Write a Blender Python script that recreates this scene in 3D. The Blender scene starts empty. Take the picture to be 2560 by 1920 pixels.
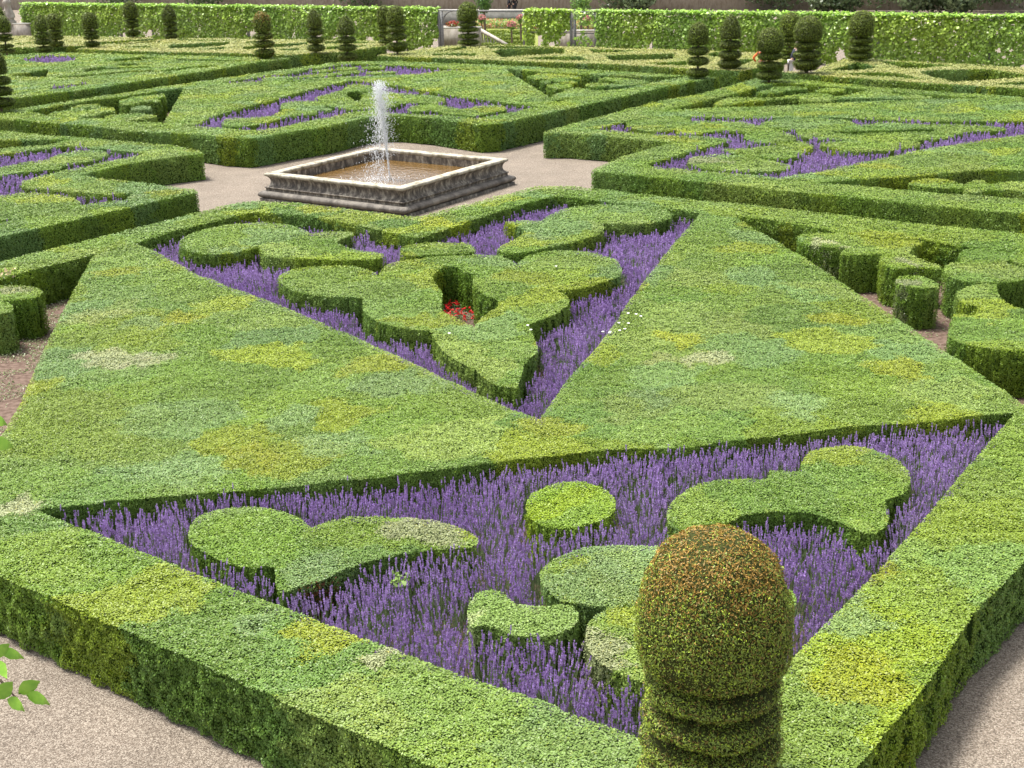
import bpy, math, random
import numpy as np
from mathutils import Vector, Matrix, geometry
random.seed(7); rng = np.random.default_rng(7)
C = bpy.data.collections.new('garden'); bpy.context.scene.collection.children.link(C)
# ------------------------------------------------------------------ camera
FPX = 3218.6; CZ = 7.5; PITCH = .34271; ROLL = -.02778
cp, sp, cr, sr = math.cos(PITCH), math.sin(PITCH), math.cos(ROLL), math.sin(ROLL)
F_ = np.array([0, cp, -sp]); R0 = np.array([1., 0, 0]); D0 = np.array([0, -sp, -cp])
R_ = cr*R0 - sr*D0; D_ = sr*R0 + cr*D0
cam = bpy.data.cameras.new('camera'); co = bpy.data.objects.new('camera', cam); C.objects.link(co)
cam.sensor_width = 36; cam.lens = FPX/2560*36; cam.clip_end = 3000; cam.clip_start = .1
m = Matrix.Identity(4)
for i in range(3):
    m[i][0] = R_[i]; m[i][1] = -D_[i]; m[i][2] = -F_[i]
m[2][3] = CZ; co.matrix_world = m
bpy.context.scene.camera = co
CAM = np.array([0, 0, CZ])
def ray(px, py): return (px-1280)/FPX*R_ + (py-960)/FPX*D_ + F_
def bp(px, py, z=0.):
    d = ray(px, py); t = (z-CZ)/d[2]; return np.array([d[0]*t, d[1]*t])
def zat(xy, px, py):
    """height at which the vertical through xy shows at pixel row py"""
    lo, hi = -5., 12.
    for _ in range(40):
        mid = (lo+hi)/2; q = np.array([xy[0], xy[1], mid])-CAM
        if (q@D_)/(q@F_)*FPX+960 > py: lo = mid
        else: hi = mid
    return (lo+hi)/2
def depth(p): return (np.asarray(p)-CAM)@F_
def proj(P):
    q = P-CAM; z = q@F_; z = np.where(z < .1, .1, z)
    return q@R_/z*FPX+1280, q@D_/z*FPX+960, z
H = .85; HF = .98
T = {'A1': (0, 0, 4), 'A2': (500, 0, 4), 'A3': (1000, 0, 4), 'A4': (1500, 0, 4), 'A5': (2007, 0, 4), 'B1': (0, 300, 3), 'B2': (350, 450, 3),
     'B3': (1000, 450, 3), 'B4': (1250, 230, 3), 'B5': (1823, 230, 3), 'B6': (1823, 550, 3), 'B7': (0, 640, 3),
     'C1': (0, 1090, 1.1474), 'C2': (700, 1090, 1.1474), 'C3': (1454, 1000, 1.1474), 'P': (0, 0, 1)}
def pts(tile, s, z):
    ox, oy, k = T[tile]; out = []; sh = []
    for w in s.split():
        if w[0].isalpha(): ox, oy, k = T[w]; continue
        sharp = w.endswith('!'); x, y = w.rstrip('!').split(',')
        out.append(bp(ox+float(x)/k, oy+float(y)/k, z)); sh.append(sharp)
    return np.array(out), sh
def smooth(P, sh, n=5):
    out = []; N = len(P)
    for i in range(N):
        p0, p1, p2, p3 = P[i-1], P[i], P[(i+1) % N], P[(i+2) % N]
        L = np.linalg.norm(p2-p1)
        d0 = np.linalg.norm(p1-p0); d3 = np.linalg.norm(p3-p2)
        m1 = (p2-p0)/(L+d0)*L; m2 = (p3-p1)/(L+d3)*L
        if sh[i]: m1 = (p2-p1)*.8
        if sh[(i+1) % N]: m2 = (p2-p1)*.8
        k = n if L > .12 else 2
        for j in range(k):
            t = j/k
            out.append((2*t**3-3*t*t+1)*p1+(t**3-2*t*t+t)*m1+(-2*t**3+3*t*t)*p2+(t**3-t*t)*m2)
    return np.array(out)
def loop(tile, s, z, sm=False, orient=1):
    P, sh = pts(tile, s, z)
    if sm: P = smooth(P, sh)
    a = np.sum(P[:, 0]*np.roll(P[:, 1], -1)-np.roll(P[:, 0], -1)*P[:, 1])
    return P if a*orient > 0 else P[::-1]
def inside(P, poly):
    x, y = P[:, 0], P[:, 1]; r = np.zeros(len(P), bool); n = len(poly); j = n-1
    for i in range(n):
        xi, yi = poly[i]; xj, yj = poly[j]
        if yi != yj:
            c = ((yi > y) != (yj > y)) & (x < (xj-xi)*(y-yi)/(yj-yi)+xi); r ^= c
        j = i
    return r
# ------------------------------------------------------------------ noise
def hsh(ix, iy, k=0):
    v = np.sin(ix*127.1+iy*311.7+k*74.7)*43758.5453
    return v-np.floor(v)
def vnoise(x, y, k=0):
    ix, iy = np.floor(x), np.floor(y); fx, fy = x-ix, y-iy; fx = fx*fx*(3-2*fx); fy = fy*fy*(3-2*fy)
    return (hsh(ix, iy, k)*(1-fx)+hsh(ix+1, iy, k)*fx)*(1-fy)+(hsh(ix, iy+1, k)*(1-fx)+hsh(ix+1, iy+1, k)*fx)*fy
def cell(x, y, s, k=0):
    x = x/s; y = y/s; ix, iy = np.floor(x), np.floor(y); best = np.full(x.shape, 9.); idv = np.zeros(x.shape); id2 = np.zeros(x.shape)
    for dx in (-1, 0, 1):
        for dy in (-1, 0, 1):
            cx, cy = ix+dx, iy+dy
            d = (cx+hsh(cx, cy, k)-x)**2+(cy+hsh(cx, cy, k+1)-y)**2
            mm = d < best; best = np.where(mm, d, best); idv = np.where(mm, hsh(cx, cy, k+2), idv); id2 = np.where(mm, hsh(cx, cy, k+3), id2)
    return idv, id2
BOX = np.array([[.150, .260, .022], [.165, .270, .030], [.118, .230, .022], [.190, .290, .016], [.150, .265, .048], [.150, .275, .085], [.245, .325, .014], [.105, .215, .030], [.175, .285, .040], [.210, .310, .062], [.135, .250, .020]])
PALE = np.array([.50, .56, .30]); YEL = np.array([.31, .38, .012]); BLU = np.array([.185, .31, .105]); BRN = np.array([.14, .06, .018]); OLV = np.array([.225, .27, .010])
# real plants of another clone, seen in the photo: (px, py, z, rx, ry(m), colour)
PATCH = []
def patch(px, py, r, col, z=H, asp=1.): PATCH.append((bp(px, py, z), r, col, asp))
def boxcolour(P, n, zh):
    x = P[:, 0]; y = P[:, 1]; jx = rng.normal(0, .035, len(x)); jy = rng.normal(0, .035, len(x))+.3*(vnoise(x*5+3, P[:, 2]*6, 14)-.5); jx = jx+.3*(vnoise(y*5, P[:, 2]*6, 15)-.5)
    wx = x+jx+.5*(vnoise(x*1.3, y*1.3, 5)-.5)+.22*(vnoise(x*4, y*4, 6)-.5); wy = y+jy+.5*(vnoise(x*1.3, y*1.3, 8)-.5)+.22*(vnoise(x*4, y*4, 9)-.5)
    a, b = cell(wx, wy, 1.15, 11)
    col = BOX[(a*len(BOX)).astype(int) % len(BOX)].copy()
    a2, b2 = cell(wx, wy, 1.9, 31); base = BOX[(a2*5).astype(int) % 5]
    col = col*.62+base*.38
    col = col*(.88+.24*b[:, None])
    wp = np.stack([wx, wy], 1)
    for c, r, k, asp in PATCH:
        d = wp-c; dn = np.hypot(d[:, 0]/asp, d[:, 1]*1.0)
        mm = dn < r*(.75+.5*vnoise(x*3, y*3, 3)+rng.normal(0, .10, len(x)))
        col[mm] = k*.68+col[mm]*.32
    return col*np.array([1.13, 1.02, 1.05])+np.array([.004, .004, .008])
# ------------------------------------------------------------------ materials
def newmat(name):
    mt = bpy.data.materials.new(name); mt.use_nodes = True; nt = mt.node_tree; nt.nodes.clear()
    out = nt.nodes.new('ShaderNodeOutputMaterial'); return mt, nt, out
def N(nt, t, **kw):
    n = nt.nodes.new(t)
    for k, v in kw.items():
        if k.startswith('i_'): n.inputs[k[2:].replace('_', ' ')].default_value = v
        else: setattr(n, k, v)
    return n
def leafmat(name, rough=.42, spec=.45, trans=.22, var=.30):
    mt, nt, out = newmat(name); L = nt.links.new
    at = N(nt, 'ShaderNodeVertexColor'); at.layer_name = 'Col'
    g = N(nt, 'ShaderNodeNewGeometry')
    mr = N(nt, 'ShaderNodeMapRange'); mr.inputs['To Min'].default_value = 1-var*.62; mr.inputs['To Max'].default_value = 1+var*.62
    L(g.outputs['Random Per Island'], mr.inputs['Value'])
    vm = N(nt, 'ShaderNodeVectorMath', operation='SCALE'); L(at.outputs['Color'], vm.inputs[0]); L(mr.outputs['Result'], vm.inputs['Scale'])
    p = N(nt, 'ShaderNodeBsdfPrincipled'); p.inputs['Roughness'].default_value = rough; p.inputs['Specular IOR Level'].default_value = spec
    L(vm.outputs[0], p.inputs['Base Color'])
    tr = N(nt, 'ShaderNodeBsdfTranslucent'); L(vm.outputs[0], tr.inputs['Color'])
    mx = N(nt, 'ShaderNodeMixShader'); mx.inputs[0].default_value = trans
    L(p.outputs[0], mx.inputs[1]); L(tr.outputs[0], mx.inputs[2]); L(mx.outputs[0], out.inputs[0]); return mt
def plain(name, col, rough=.8, noise=None, bump=0., spec=.3, c2=None, scale=8., metallic=0, coord='obj', lo=.35, hi=.65, detail=6):
    mt, nt, out = newmat(name); L = nt.links.new
    p = N(nt, 'ShaderNodeBsdfPrincipled'); p.inputs['Roughness'].default_value = rough; p.inputs['Specular IOR Level'].default_value = spec
    p.inputs['Base Color'].default_value = (*col, 1); p.inputs['Metallic'].default_value = metallic
    if c2:
        g = N(nt, 'ShaderNodeNewGeometry'); nz = N(nt, 'ShaderNodeTexNoise'); nz.inputs['Scale'].default_value = scale; nz.inputs['Detail'].default_value = detail
        L(g.outputs['Position'], nz.inputs['Vector'])
        r = N(nt, 'ShaderNodeValToRGB'); r.color_ramp.elements[0].position = lo; r.color_ramp.elements[1].position = hi
        r.color_ramp.elements[0].color = (*col, 1); r.color_ramp.elements[1].color = (*c2, 1)
        L(nz.outputs['Fac'], r.inputs[0]); L(r.outputs[0], p.inputs['Base Color'])
        if bump:
            b = N(nt, 'ShaderNodeBump'); b.inputs['Strength'].default_value = bump; b.inputs['Distance'].default_value = .02
            L(nz.outputs['Fac'], b.inputs['Height']); L(b.outputs[0], p.inputs['Normal'])
    L(p.outputs[0], out.inputs[0]); return mt
M_leaf = leafmat('box_leaves', rough=.42, spec=.28); M_yew = leafmat('yew_needles', .5, .3, .12); M_vine = leafmat('vine_leaves', .35, .5, .35)
M_core = plain('hedge_core_shade', (.022, .042, .008), .9, c2=(.045, .08, .014), scale=25., spec=.1)  # solid core coloured dark to stand for shade in gaps between leaves
M_lav = leafmat('lavender', .7, .15, .25, .45)
M_yewcore = plain('yew_twigs', (.022, .028, .008), .9, c2=(.05, .055, .014), scale=30., spec=.1)
M_wood = plain('bark', (.12, .085, .06), .85, c2=(.2, .15, .11), scale=20.)
M_grey = plain('weathered_oak', (.17, .165, .16), .8, c2=(.27, .265, .26), scale=14.)
M_soil = plain('soil', (.075, .046, .032), .95, c2=(.16, .11, .085), scale=9., bump=.8, detail=10)
def gravel():
    mt, nt, out = newmat('gravel'); L = nt.links.new
    g = N(nt, 'ShaderNodeNewGeometry'); p = N(nt, 'ShaderNodeBsdfPrincipled'); p.inputs['Roughness'].default_value = .9; p.inputs['Specular IOR Level'].default_value = .2
    v = N(nt, 'ShaderNodeTexVoronoi'); v.inputs['Scale'].default_value = 75.; L(g.outputs['Position'], v.inputs['Vector'])
    sx = N(nt, 'ShaderNodeSeparateColor'); L(v.outputs['Color'], sx.inputs[0])
    r = N(nt, 'ShaderNodeValToRGB'); e = r.color_ramp.elements
    e[0].position = 0; e[0].color = (.095, .076, .058, 1); e[1].position = 1; e[1].color = (.33, .285, .23, 1)
    q = r.color_ramp.elements.new(.5); q.color = (.19, .155, .12, 1); L(sx.outputs[0], r.inputs[0])
    nz = N(nt, 'ShaderNodeTexNoise'); nz.inputs['Scale'].default_value = .9; nz.inputs['Detail'].default_value = 8; L(g.outputs['Position'], nz.inputs['Vector'])
    mr = N(nt, 'ShaderNodeMapRange'); mr.inputs['From Min'].default_value = .3; mr.inputs['From Max'].default_value = .7; mr.inputs['To Min'].default_value = .86; mr.inputs['To Max'].default_value = 1.1; L(nz.outputs['Fac'], mr.inputs['Value'])
    vm = N(nt, 'ShaderNodeVectorMath', operation='SCALE'); L(r.outputs[0], vm.inputs[0]); L(mr.outputs[0], vm.inputs['Scale']); L(vm.outputs[0], p.inputs['Base Color'])
    b = N(nt, 'ShaderNodeBump'); b.inputs['Strength'].default_value = .7; b.inputs['Distance'].default_value = .012; L(v.outputs['Distance'], b.inputs['Height']); b.invert = True
    L(b.outputs[0], p.inputs['Normal']); L(p.outputs[0], out.inputs[0]); return mt
M_gravel = gravel()
def stone(name, a, b, c, sc=3.):
    mt, nt, out = newmat(name); L = nt.links.new
    g = N(nt, 'ShaderNodeNewGeometry'); p = N(nt, 'ShaderNodeBsdfPrincipled'); p.inputs['Roughness'].default_value = .75
    mp = N(nt, 'ShaderNodeMapping'); mp.inputs['Scale'].default_value = (1.5, 1.5, .6); L(g.outputs['Position'], mp.inputs[0])
    n1 = N(nt, 'ShaderNodeTexNoise'); n1.inputs['Scale'].default_value = sc; n1.inputs['Detail'].default_value = 9; n1.inputs['Roughness'].default_value = .65; L(mp.outputs[0], n1.inputs['Vector'])
    r = N(nt, 'ShaderNodeValToRGB'); e = r.color_ramp.elements; e[0].position = .36; e[0].color = (*a, 1); e[1].position = .66; e[1].color = (*c, 1); q = e.new(.5); q.color = (*b, 1)
    L(n1.outputs['Fac'], r.inputs[0]); L(r.outputs[0], p.inputs['Base Color'])
    n2 = N(nt, 'ShaderNodeTexNoise'); n2.inputs['Scale'].default_value = 18.; n2.inputs['Detail'].default_value = 8; L(g.outputs['Position'], n2.inputs['Vector'])
    bb = N(nt, 'ShaderNodeBump'); bb.inputs['Strength'].default_value = .5; bb.inputs['Distance'].default_value = .02; L(n2.outputs['Fac'], bb.inputs['Height']); L(bb.outputs[0], p.inputs['Normal'])
    L(p.outputs[0], out.inputs[0]); return mt
M_rim = stone('rim_stone', (.16, .14, .09), (.36, .33, .25), (.52, .49, .42))
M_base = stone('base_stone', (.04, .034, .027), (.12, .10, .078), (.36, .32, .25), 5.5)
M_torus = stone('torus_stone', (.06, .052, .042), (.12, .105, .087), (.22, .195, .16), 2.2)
M_wall = stone('wall_stone', (.26, .225, .185), (.36, .32, .27), (.44, .40, .35))
M_coping = plain('coping_stone', (.40, .38, .33), .8, c2=(.52, .50, .45), scale=5.)
# ------------------------------------------------------------------ mesh assembly
def link(o, parent=None):
    C.objects.link(o)
    if parent: o.parent = parent
    return o
def tag(o, label=None, cat=None, group=None, kind=None):
    if label: o['label'] = label
    if cat: o['category'] = cat
    if group: o['group'] = group
    if kind: o['kind'] = kind
    return o
def mesh(name, V, faces, mats, fm=None, col=None, leaves=None, lcol=None, lmat=0, parent=None, smoothf=False):
    """V,faces: ordinary part; leaves: (n,k,3) k-gon soup"""
    me = bpy.data.meshes.new(name)
    V = np.asarray(V, float).reshape(-1, 3); nv = len(V)
    lv = [i for f in faces for i in f]; tot = [len(f) for f in faces]
    mi = list(fm) if fm is not None else [0]*len(faces)
    cols = np.tile([.03, .05, .015], (nv, 1)) if col is None else np.asarray(col)
    VV = [V]; LV = [np.array(lv, int)]; TT = [np.array(tot, int)]; MI = [np.array(mi, int)]; CC = [cols]
    if leaves is not None and len(leaves):
        n, k = leaves.shape[:2]
        VV.append(leaves.reshape(-1, 3)); LV.append(np.arange(n*k)+nv); TT.append(np.full(n, k)); MI.append(np.full(n, lmat)); CC.append(np.repeat(lcol, k, 0))
    VV = np.concatenate(VV); LV = np.concatenate(LV); TT = np.concatenate(TT); MI = np.concatenate(MI); CC = np.concatenate(CC)
    me.vertices.add(len(VV)); me.vertices.foreach_set('co', VV.astype(np.float32).ravel())
    me.loops.add(len(LV)); me.loops.foreach_set('vertex_index', LV.astype(np.int32))
    me.polygons.add(len(TT)); st = np.concatenate([[0], np.cumsum(TT)[:-1]])
    me.polygons.foreach_set('loop_start', st.astype(np.int32)); me.polygons.foreach_set('loop_total', TT.astype(np.int32)); me.polygons.foreach_set('material_index', MI.astype(np.int32))
    if smoothf: me.polygons.foreach_set('use_smooth', np.ones(len(TT), bool))
    a = me.color_attributes.new('Col', 'FLOAT_COLOR', 'POINT'); a.data.foreach_set('color', np.concatenate([CC, np.ones((len(CC), 1))], 1).astype(np.float32).ravel())
    for mm in mats: me.materials.append(mm)
    me.update(calc_edges=True); me.validate()
    return link(bpy.data.objects.new(name, me), parent)
def unit(v): return v/np.maximum(np.linalg.norm(v, axis=-1, keepdims=True), 1e-9)
def leafquads(P, Nn, s, w=.6, spread=.8):
    n = len(P); nn = unit(Nn+rng.normal(0, 1, (n, 3))*spread*.6); t = unit(np.cross(nn, rng.normal(0, 1, (n, 3)))); b = np.cross(nn, t); s = np.asarray(s)[:, None]*rng.uniform(.75, 1.25, (n, 1))
    return np.stack([P-t*s*.5, P+b*s*w*.5+nn*s*.06, P+t*s*.5, P-b*s*w*.5+nn*s*.06], 1)
def subdiv(tris, mx=1.1):
    out = []; st = [tuple(map(tuple, t)) for t in tris]
    while st:
        a, b, c = st.pop(); L = [math.dist(a, b), math.dist(b, c), math.dist(c, a)]; k = L.index(max(L))
        if L[k] < mx*max(1, math.hypot(*a)/18): out.append((a, b, c)); continue
        p, q, r = ((a, b, c), (b, c, a), (c, a, b))[k]; mid = ((p[0]+q[0])/2, (p[1]+q[1])/2)
        st += [(p, mid, r), (mid, q, r)]
    return np.array(out)
PXL = 1.55; LEAF = .024; KD = 4.9
def lod(P, nrm):
    px, py, z = proj(P); z = np.maximum(z, 3)
    s = np.maximum(LEAF, PXL*z/(FPX*.4)); out = (px < -200) | (px > 2760) | (py < -120) | (py > 2080) | ((P-CAM)@F_ < 1)
    v = unit(CAM-P); ca = (v*nrm).sum(1)
    den = KD/s**2*np.where(ca > 0, np.clip(2.6*ca, .45, 1), .15)
    s = np.where(out, s*2.2, s); den = np.where(out, den*.06, den)
    return s, den
def offset(P, d):
    a = np.roll(P, 1, 0); b = np.roll(P, -1, 0); e1 = unit(P-a); e2 = unit(b-P)
    n1 = np.stack([e1[:, 1], -e1[:, 0]], 1); n2 = np.stack([e2[:, 1], -e2[:, 0]], 1); n = unit(n1+n2)
    k = 1/np.clip((n*n1).sum(1), .5, 1)
    return P+n*(d*k)[:, None] if hasattr(k, '__len__') else P
DIPS = []; BALD = []
def hedge(name, outer, holes, z, label, cat='hedge', group=None, tint=None, dry=0., zb=0., rough=1.):
    loops = [outer]+[h for h in holes]
    ins_ = .03+.028*rough; inn = [offset(l, -ins_) for l in loops]      # outward normal is to the right of travel (outer ccw, holes cw)
    zt = z-.03-.02*rough
    flat = [[Vector((p[0], p[1], 0)) for p in l] for l in inn]
    tri = geometry.tessellate_polygon(flat); A = np.concatenate(inn); n = len(A)
    V = np.concatenate([np.c_[A, np.full(n, zt)], np.c_[A, np.full(n, zb)]])
    faces = []
    for t in tri:
        a, b, c = t; cr_ = (A[b][0]-A[a][0])*(A[c][1]-A[a][1])-(A[b][1]-A[a][1])*(A[c][0]-A[a][0])
        faces.append((a, b, c) if cr_ > 0 else (a, c, b))
    k = 0
    for l in inn:
        m_ = len(l)
        for i in range(m_): j = (i+1) % m_; faces.append((k+i, k+j, k+j+n, k+i+n)[::-1])
        k += m_
    # leaves on the top
    tr2 = geometry.tessellate_polygon([[Vector((p[0], p[1], 0)) for p in l] for l in loops]); B = np.concatenate(loops)
    tt = subdiv([B[list(t)] for t in tr2])
    cen = tt.mean(1); P3 = np.c_[cen, np.full(len(cen), z)]; up = np.tile([0., 0, 1], (len(P3), 1))
    s, den = lod(P3, up); e1 = tt[:, 1]-tt[:, 0]; e2 = tt[:, 2]-tt[:, 0]; ar = abs(e1[:, 0]*e2[:, 1]-e1[:, 1]*e2[:, 0])/2
    cnt = rng.poisson(ar*den); ix = np.repeat(np.arange(len(tt)), cnt); u = rng.random(len(ix)); v = rng.random(len(ix)); fl = u+v > 1; u[fl] = 1-u[fl]; v[fl] = 1-v[fl]
    Q = tt[ix, 0]+e1[ix]*u[:, None]+e2[ix]*v[:, None]; ss = s[ix]
    zz = z+.018*(vnoise(Q[:, 0]*2.2, Q[:, 1]*2.2, 2)-.5)*2+.011*rough*(vnoise(Q[:, 0]*10, Q[:, 1]*10, 4)-.5)*2+rng.uniform(-.8, .35, len(Q))*ss*.9
    for c, r, dp in DIPS:
        d = np.hypot(Q[:, 0]-c[0], Q[:, 1]-c[1])/r; zz -= dp*np.exp(-d*d*2)
    PT = np.c_[Q, zz]; NT = np.tile([0., 0, 1.], (len(Q), 1)); ST = ss
    # leaves on the sides
    SP, SN, SS = [], [], []
    for l in loops:
        a = l; b = np.roll(l, -1, 0); Ls = np.linalg.norm(b-a, axis=1); segs = []
        for i in range(len(l)):
            m_ = max(1, int(Ls[i]/1.2)); f = np.linspace(0, 1, m_+1)
            for q in range(m_): segs.append((a[i]+(b[i]-a[i])*f[q], a[i]+(b[i]-a[i])*f[q+1]))
        sg = np.array(segs); dd = sg[:, 1]-sg[:, 0]; L2 = np.linalg.norm(dd, axis=1); nr = unit(np.c_[dd[:, 1], -dd[:, 0], np.zeros(len(dd))])
        mid = np.c_[sg.mean(1), np.full(len(sg), z*.6)]; s, den = lod(mid, nr)
        cnt = rng.poisson(L2*(z-zb)*den*1.05); ix = np.repeat(np.arange(len(sg)), cnt); f = rng.random(len(ix))[:, None]
        q = sg[ix, 0]+dd[ix]*f; zz = zb+.02+(z-zb-.02)*rng.random(len(ix)); sn = nr[ix]; sz = s[ix]
        along = q[:, 0]*-sn[:, 1]+q[:, 1]*sn[:, 0]
        bul = .03*(vnoise(along*2.5, zz*3, 12)-.5)*2+.030*rough*(vnoise(along*10, zz*10, 13)-.5)*2+rng.uniform(-1., .45, len(ix))*sz
        bul -= .03*rough*np.clip((zz-(z-.07))/.07, 0, 1)**2
        p3 = np.c_[q+sn[:, :2]*bul[:, None], zz]; SP.append(p3); SN.append(sn+np.array([0, 0, .12])); SS.append(sz)
    PS = np.concatenate(SP); NS = np.concatenate(SN); S2 = np.concatenate(SS)
    nt = len(PT)
    P = np.concatenate([PT, PS]); Nn = np.concatenate([NT, NS]); S = np.concatenate([ST, S2])*(1+.18*(rough-1))
    col = boxcolour(P, Nn, z)
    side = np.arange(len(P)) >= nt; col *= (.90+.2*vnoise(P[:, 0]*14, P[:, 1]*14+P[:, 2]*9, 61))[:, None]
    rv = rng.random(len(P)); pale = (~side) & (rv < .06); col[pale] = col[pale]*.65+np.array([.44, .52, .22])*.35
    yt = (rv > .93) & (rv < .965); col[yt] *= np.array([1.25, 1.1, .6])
    col[side] *= np.array([.84, .9, .84])                      # side-face leaves darker and a little greener than the top
    if dry: 
        k = dry*(~side)*(.7+.6*vnoise(P[:, 0]*.8, P[:, 1]*.8, 77)); col = col*(1-k[:, None])+np.array([.46, .42, .16])*k[:, None]
    if tint is not None: col = col*.45+np.array(tint)*.55
    keep = np.ones(len(P), bool)
    for c, r, zc in BALD:
        d = np.sqrt((P[:, 0]-c[0])**2+(P[:, 1]-c[1])**2+((P[:, 2]-zc)*.8)**2); mm = side & (d < r*(.7+.5*rng.random(len(P))))
        col[mm] = BRN*(.6+.9*rng.random((mm.sum(), 1))); keep &= ~(mm & (rng.random(len(P)) < .6))
    P, Nn, S, col, side = P[keep], Nn[keep], S[keep], col[keep], side[keep]
    lq = leafquads(P, Nn, S, .68, np.where(side, .75, .5)[:, None])
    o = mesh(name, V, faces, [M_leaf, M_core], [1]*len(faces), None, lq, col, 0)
    tag(o, label, cat, group); global NL; NL += len(lq); return o
NL = 0
# ------------------------------------------------------------------ colour patches seen in the photo (other box clones)
for px, py, r, c, a in [(265, 893, .42, PALE*.72, 1.3), (360, 897, .3, PALE*.62, 1.4), (240, 790, .35, np.array([.26, .33, .10]), 1.6), (370, 805, .42, BLU*.9, 1.5), (470, 790, .3, OLV*1.1, 1.3),
    (285, 680, .45, YEL*.82, 1.), (700, 1050, .42, BLU*1.05, 1.), (450, 1170, .5, BLU*1.05, 1.2), (640, 1150, .45, YEL*.7, 1.), (880, 1110, .48, BLU, 1.1), (945, 915, .5, YEL*.75, 1.2), (1000, 965, .5, BLU*.9, 1.3),
    (1745, 895, .38, PALE*.75, 1.3), (1640, 905, .3, np.array([.27, .33, .11]), 1.), (1700, 850, .3, YEL*.95, 1.6), (2090, 800, .4, YEL*.8, 1.2), (2240, 920, .38, YEL*.85, 1.), (1990, 1005, .36, BLU*1.15, 1.2), (1980, 1040, .36, BLU*1.05, 1.),
    (1400, 1060, .45, YEL*.75, 1.), (1640, 1000, .4, BLU*.8, 1.), (2350, 870, .3, YEL*.7, 1.), (820, 515, .6, YEL*.85, 1.2), (1100, 555, .55, YEL*.9, 1.), (640, 490, .5, BLU*.6, 1.),
    (560, 620, .4, BLU, 1.3), (30, 1290, .35, PALE*.7, 1.), (1000, 1650, .22, PALE*.65, 1.), (830, 1600, .3, YEL*.85, 1.), (650, 1560, .3, BLU*.85, 1.), (2080, 1560, .55, BLU*.95, 1.), (2150, 1700, .38, YEL*.78, 1.2),
    (2180, 1450, .3, OLV*.9, 1.3), (1220, 1530, .17, PALE*1.1, 1.), (2050, 605, .3, PALE*.8, 1.3), (2260, 650, .3, PALE*.5, 1.), (2270, 700, .3, PALE*.42, 1.), (1120, 1480, .3, PALE*.42, 1.), (330, 490, .4, BLU*.7, 1.), (420, 480, .5, YEL*.7, 1.), (1760, 400, .5, PALE*.5, 1.4),
    (2200, 415, .5, YEL*.8, 1.), (1600, 1390, .6, BLU*1.05, 1.), (1680, 1360, .4, BLU, 1.), (1500, 1450, .5, BLU*.8, 1.), (1480, 1600, .4, PALE*.55, 1.), (40, 720, .3, PALE*.6, 1.), (1360, 590, .3, BLU*.8, 1.), (800, 1430, .35, BLU*.8, 1.), (1050, 1320, .4, PALE*.5, 1.2)]:
    patch(px, py, r, c, H, a)
DIPS += [(bp(640, 1570, H), .12, .06), (bp(560, 1545, H), .12, .03), (bp(1040, 1610, H), .1, .04)]
BALD += [(bp(800, 1462, H), .34, .45)]
# ------------------------------------------------------------------ setting
def sheet(name, P, z, mat, label=None):
    tri = geometry.tessellate_polygon([[Vector((p[0], p[1], 0)) for p in P]]); V = np.c_[P, np.full(len(P), z)]; fs = []
    for a, b, c in tri:
        cr_ = (P[b][0]-P[a][0])*(P[c][1]-P[a][1])-(P[b][1]-P[a][1])*(P[c][0]-P[a][0]); fs.append((a, b, c) if cr_ > 0 else (a, c, b))
    o = mesh(name, V, fs, [mat]); o['kind'] = 'structure'; return o
sheet('ground', np.array([[-600, -60], [600, -60], [600, 1500], [-600, 1500]]), 0., M_gravel)
HN, HL, HR = H, H, H
# near parterre
N_out = loop('P', '-1137,935 0,652 367,563 500,528 590,506 640,501 750,508 900,526 1017,541 1033,543 1050,541 1150,514 1233,493 1347,465 1420,466 1500,472 1737,500 1823,505 2223,552 2560,583 3294,671 2560,1405 2435,1529 2335,1688 2160,1899 1870,2235 1822,2246 1780,2230 627,1717 0,1439', H)
N_in = loop('P', '-830,917 27,690 235,635 343,607 433,577 587,540 633,530 737,537 817,547 1003,588 1043,595 1083,585 1233,533 1383,490 1500,502 1747,531 1843,538 1990,560 2206,597 2300,597 2390,613 2560,630 2874,671 2536,1033 2204,1418 1977,1649 1745,1895 1593,1840 1106,1667 906,1595 741,1530 610,1482 375,1388 91,1275 -200,1165', H, False, -1)
N_M = loop('P', '91,1275 349,1247 758,1212 1106,1173 1454,1131 1715,1119 1880,1095 2123,1070 2536,1033 2580,1060 2640,1030 2560,1011 2390,897 2253,803 2150,737 2010,643 1883,570 1843,545 1833,525 1760,518 1747,537 1673,623 1600,717 1557,777 1547,797 1483,880 1417,948 1387,997 1348,1053 1204,992 1087,935 957,873 727,773 500,690 383,627 343,610 330,592 240,618 235,635 170,753 143,807 97,900 50,1013 7,1083 -60,1230 -50,1310 60,1310', H)
sheet('soil_bed', offset(N_out, -.15), .006, M_soil)
hedge('box_hedge', N_out, [N_in], H, 'box hedge framing the near parterre, its wide corner at the bottom behind the big yew', group='hedges framing the parterres', rough=1.5)
hedge('box_hedge', N_M, [], H+.004, 'broad flat box hedge of two pointed wings meeting in a V in the near parterre', group='broad hedge fields')
NI = []
def isl(tile, s, label, z=H, lst=None, sm=True, **kw):
    L = loop(tile, s, z, sm); (NI if lst is None else lst).append(L)
    return hedge('topiary_scroll', L, [], z, label, 'topiary', 'clipped box scrolls in the beds', **kw)
isl('B2', '295,480 330,430 480,370 700,328 950,320 1150,345 1255,382! 1290,400! 1400,388 1580,385 1602,410! 1500,450 1480,478 1600,515 1750,540 1835,562! 1790,590 1600,598 1300,590 1050,582 930,560 885,480! 850,512 650,550 430,548 330,520', 'round-headed box scroll with forked tail, left end of the lavender below the fountain')
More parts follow.
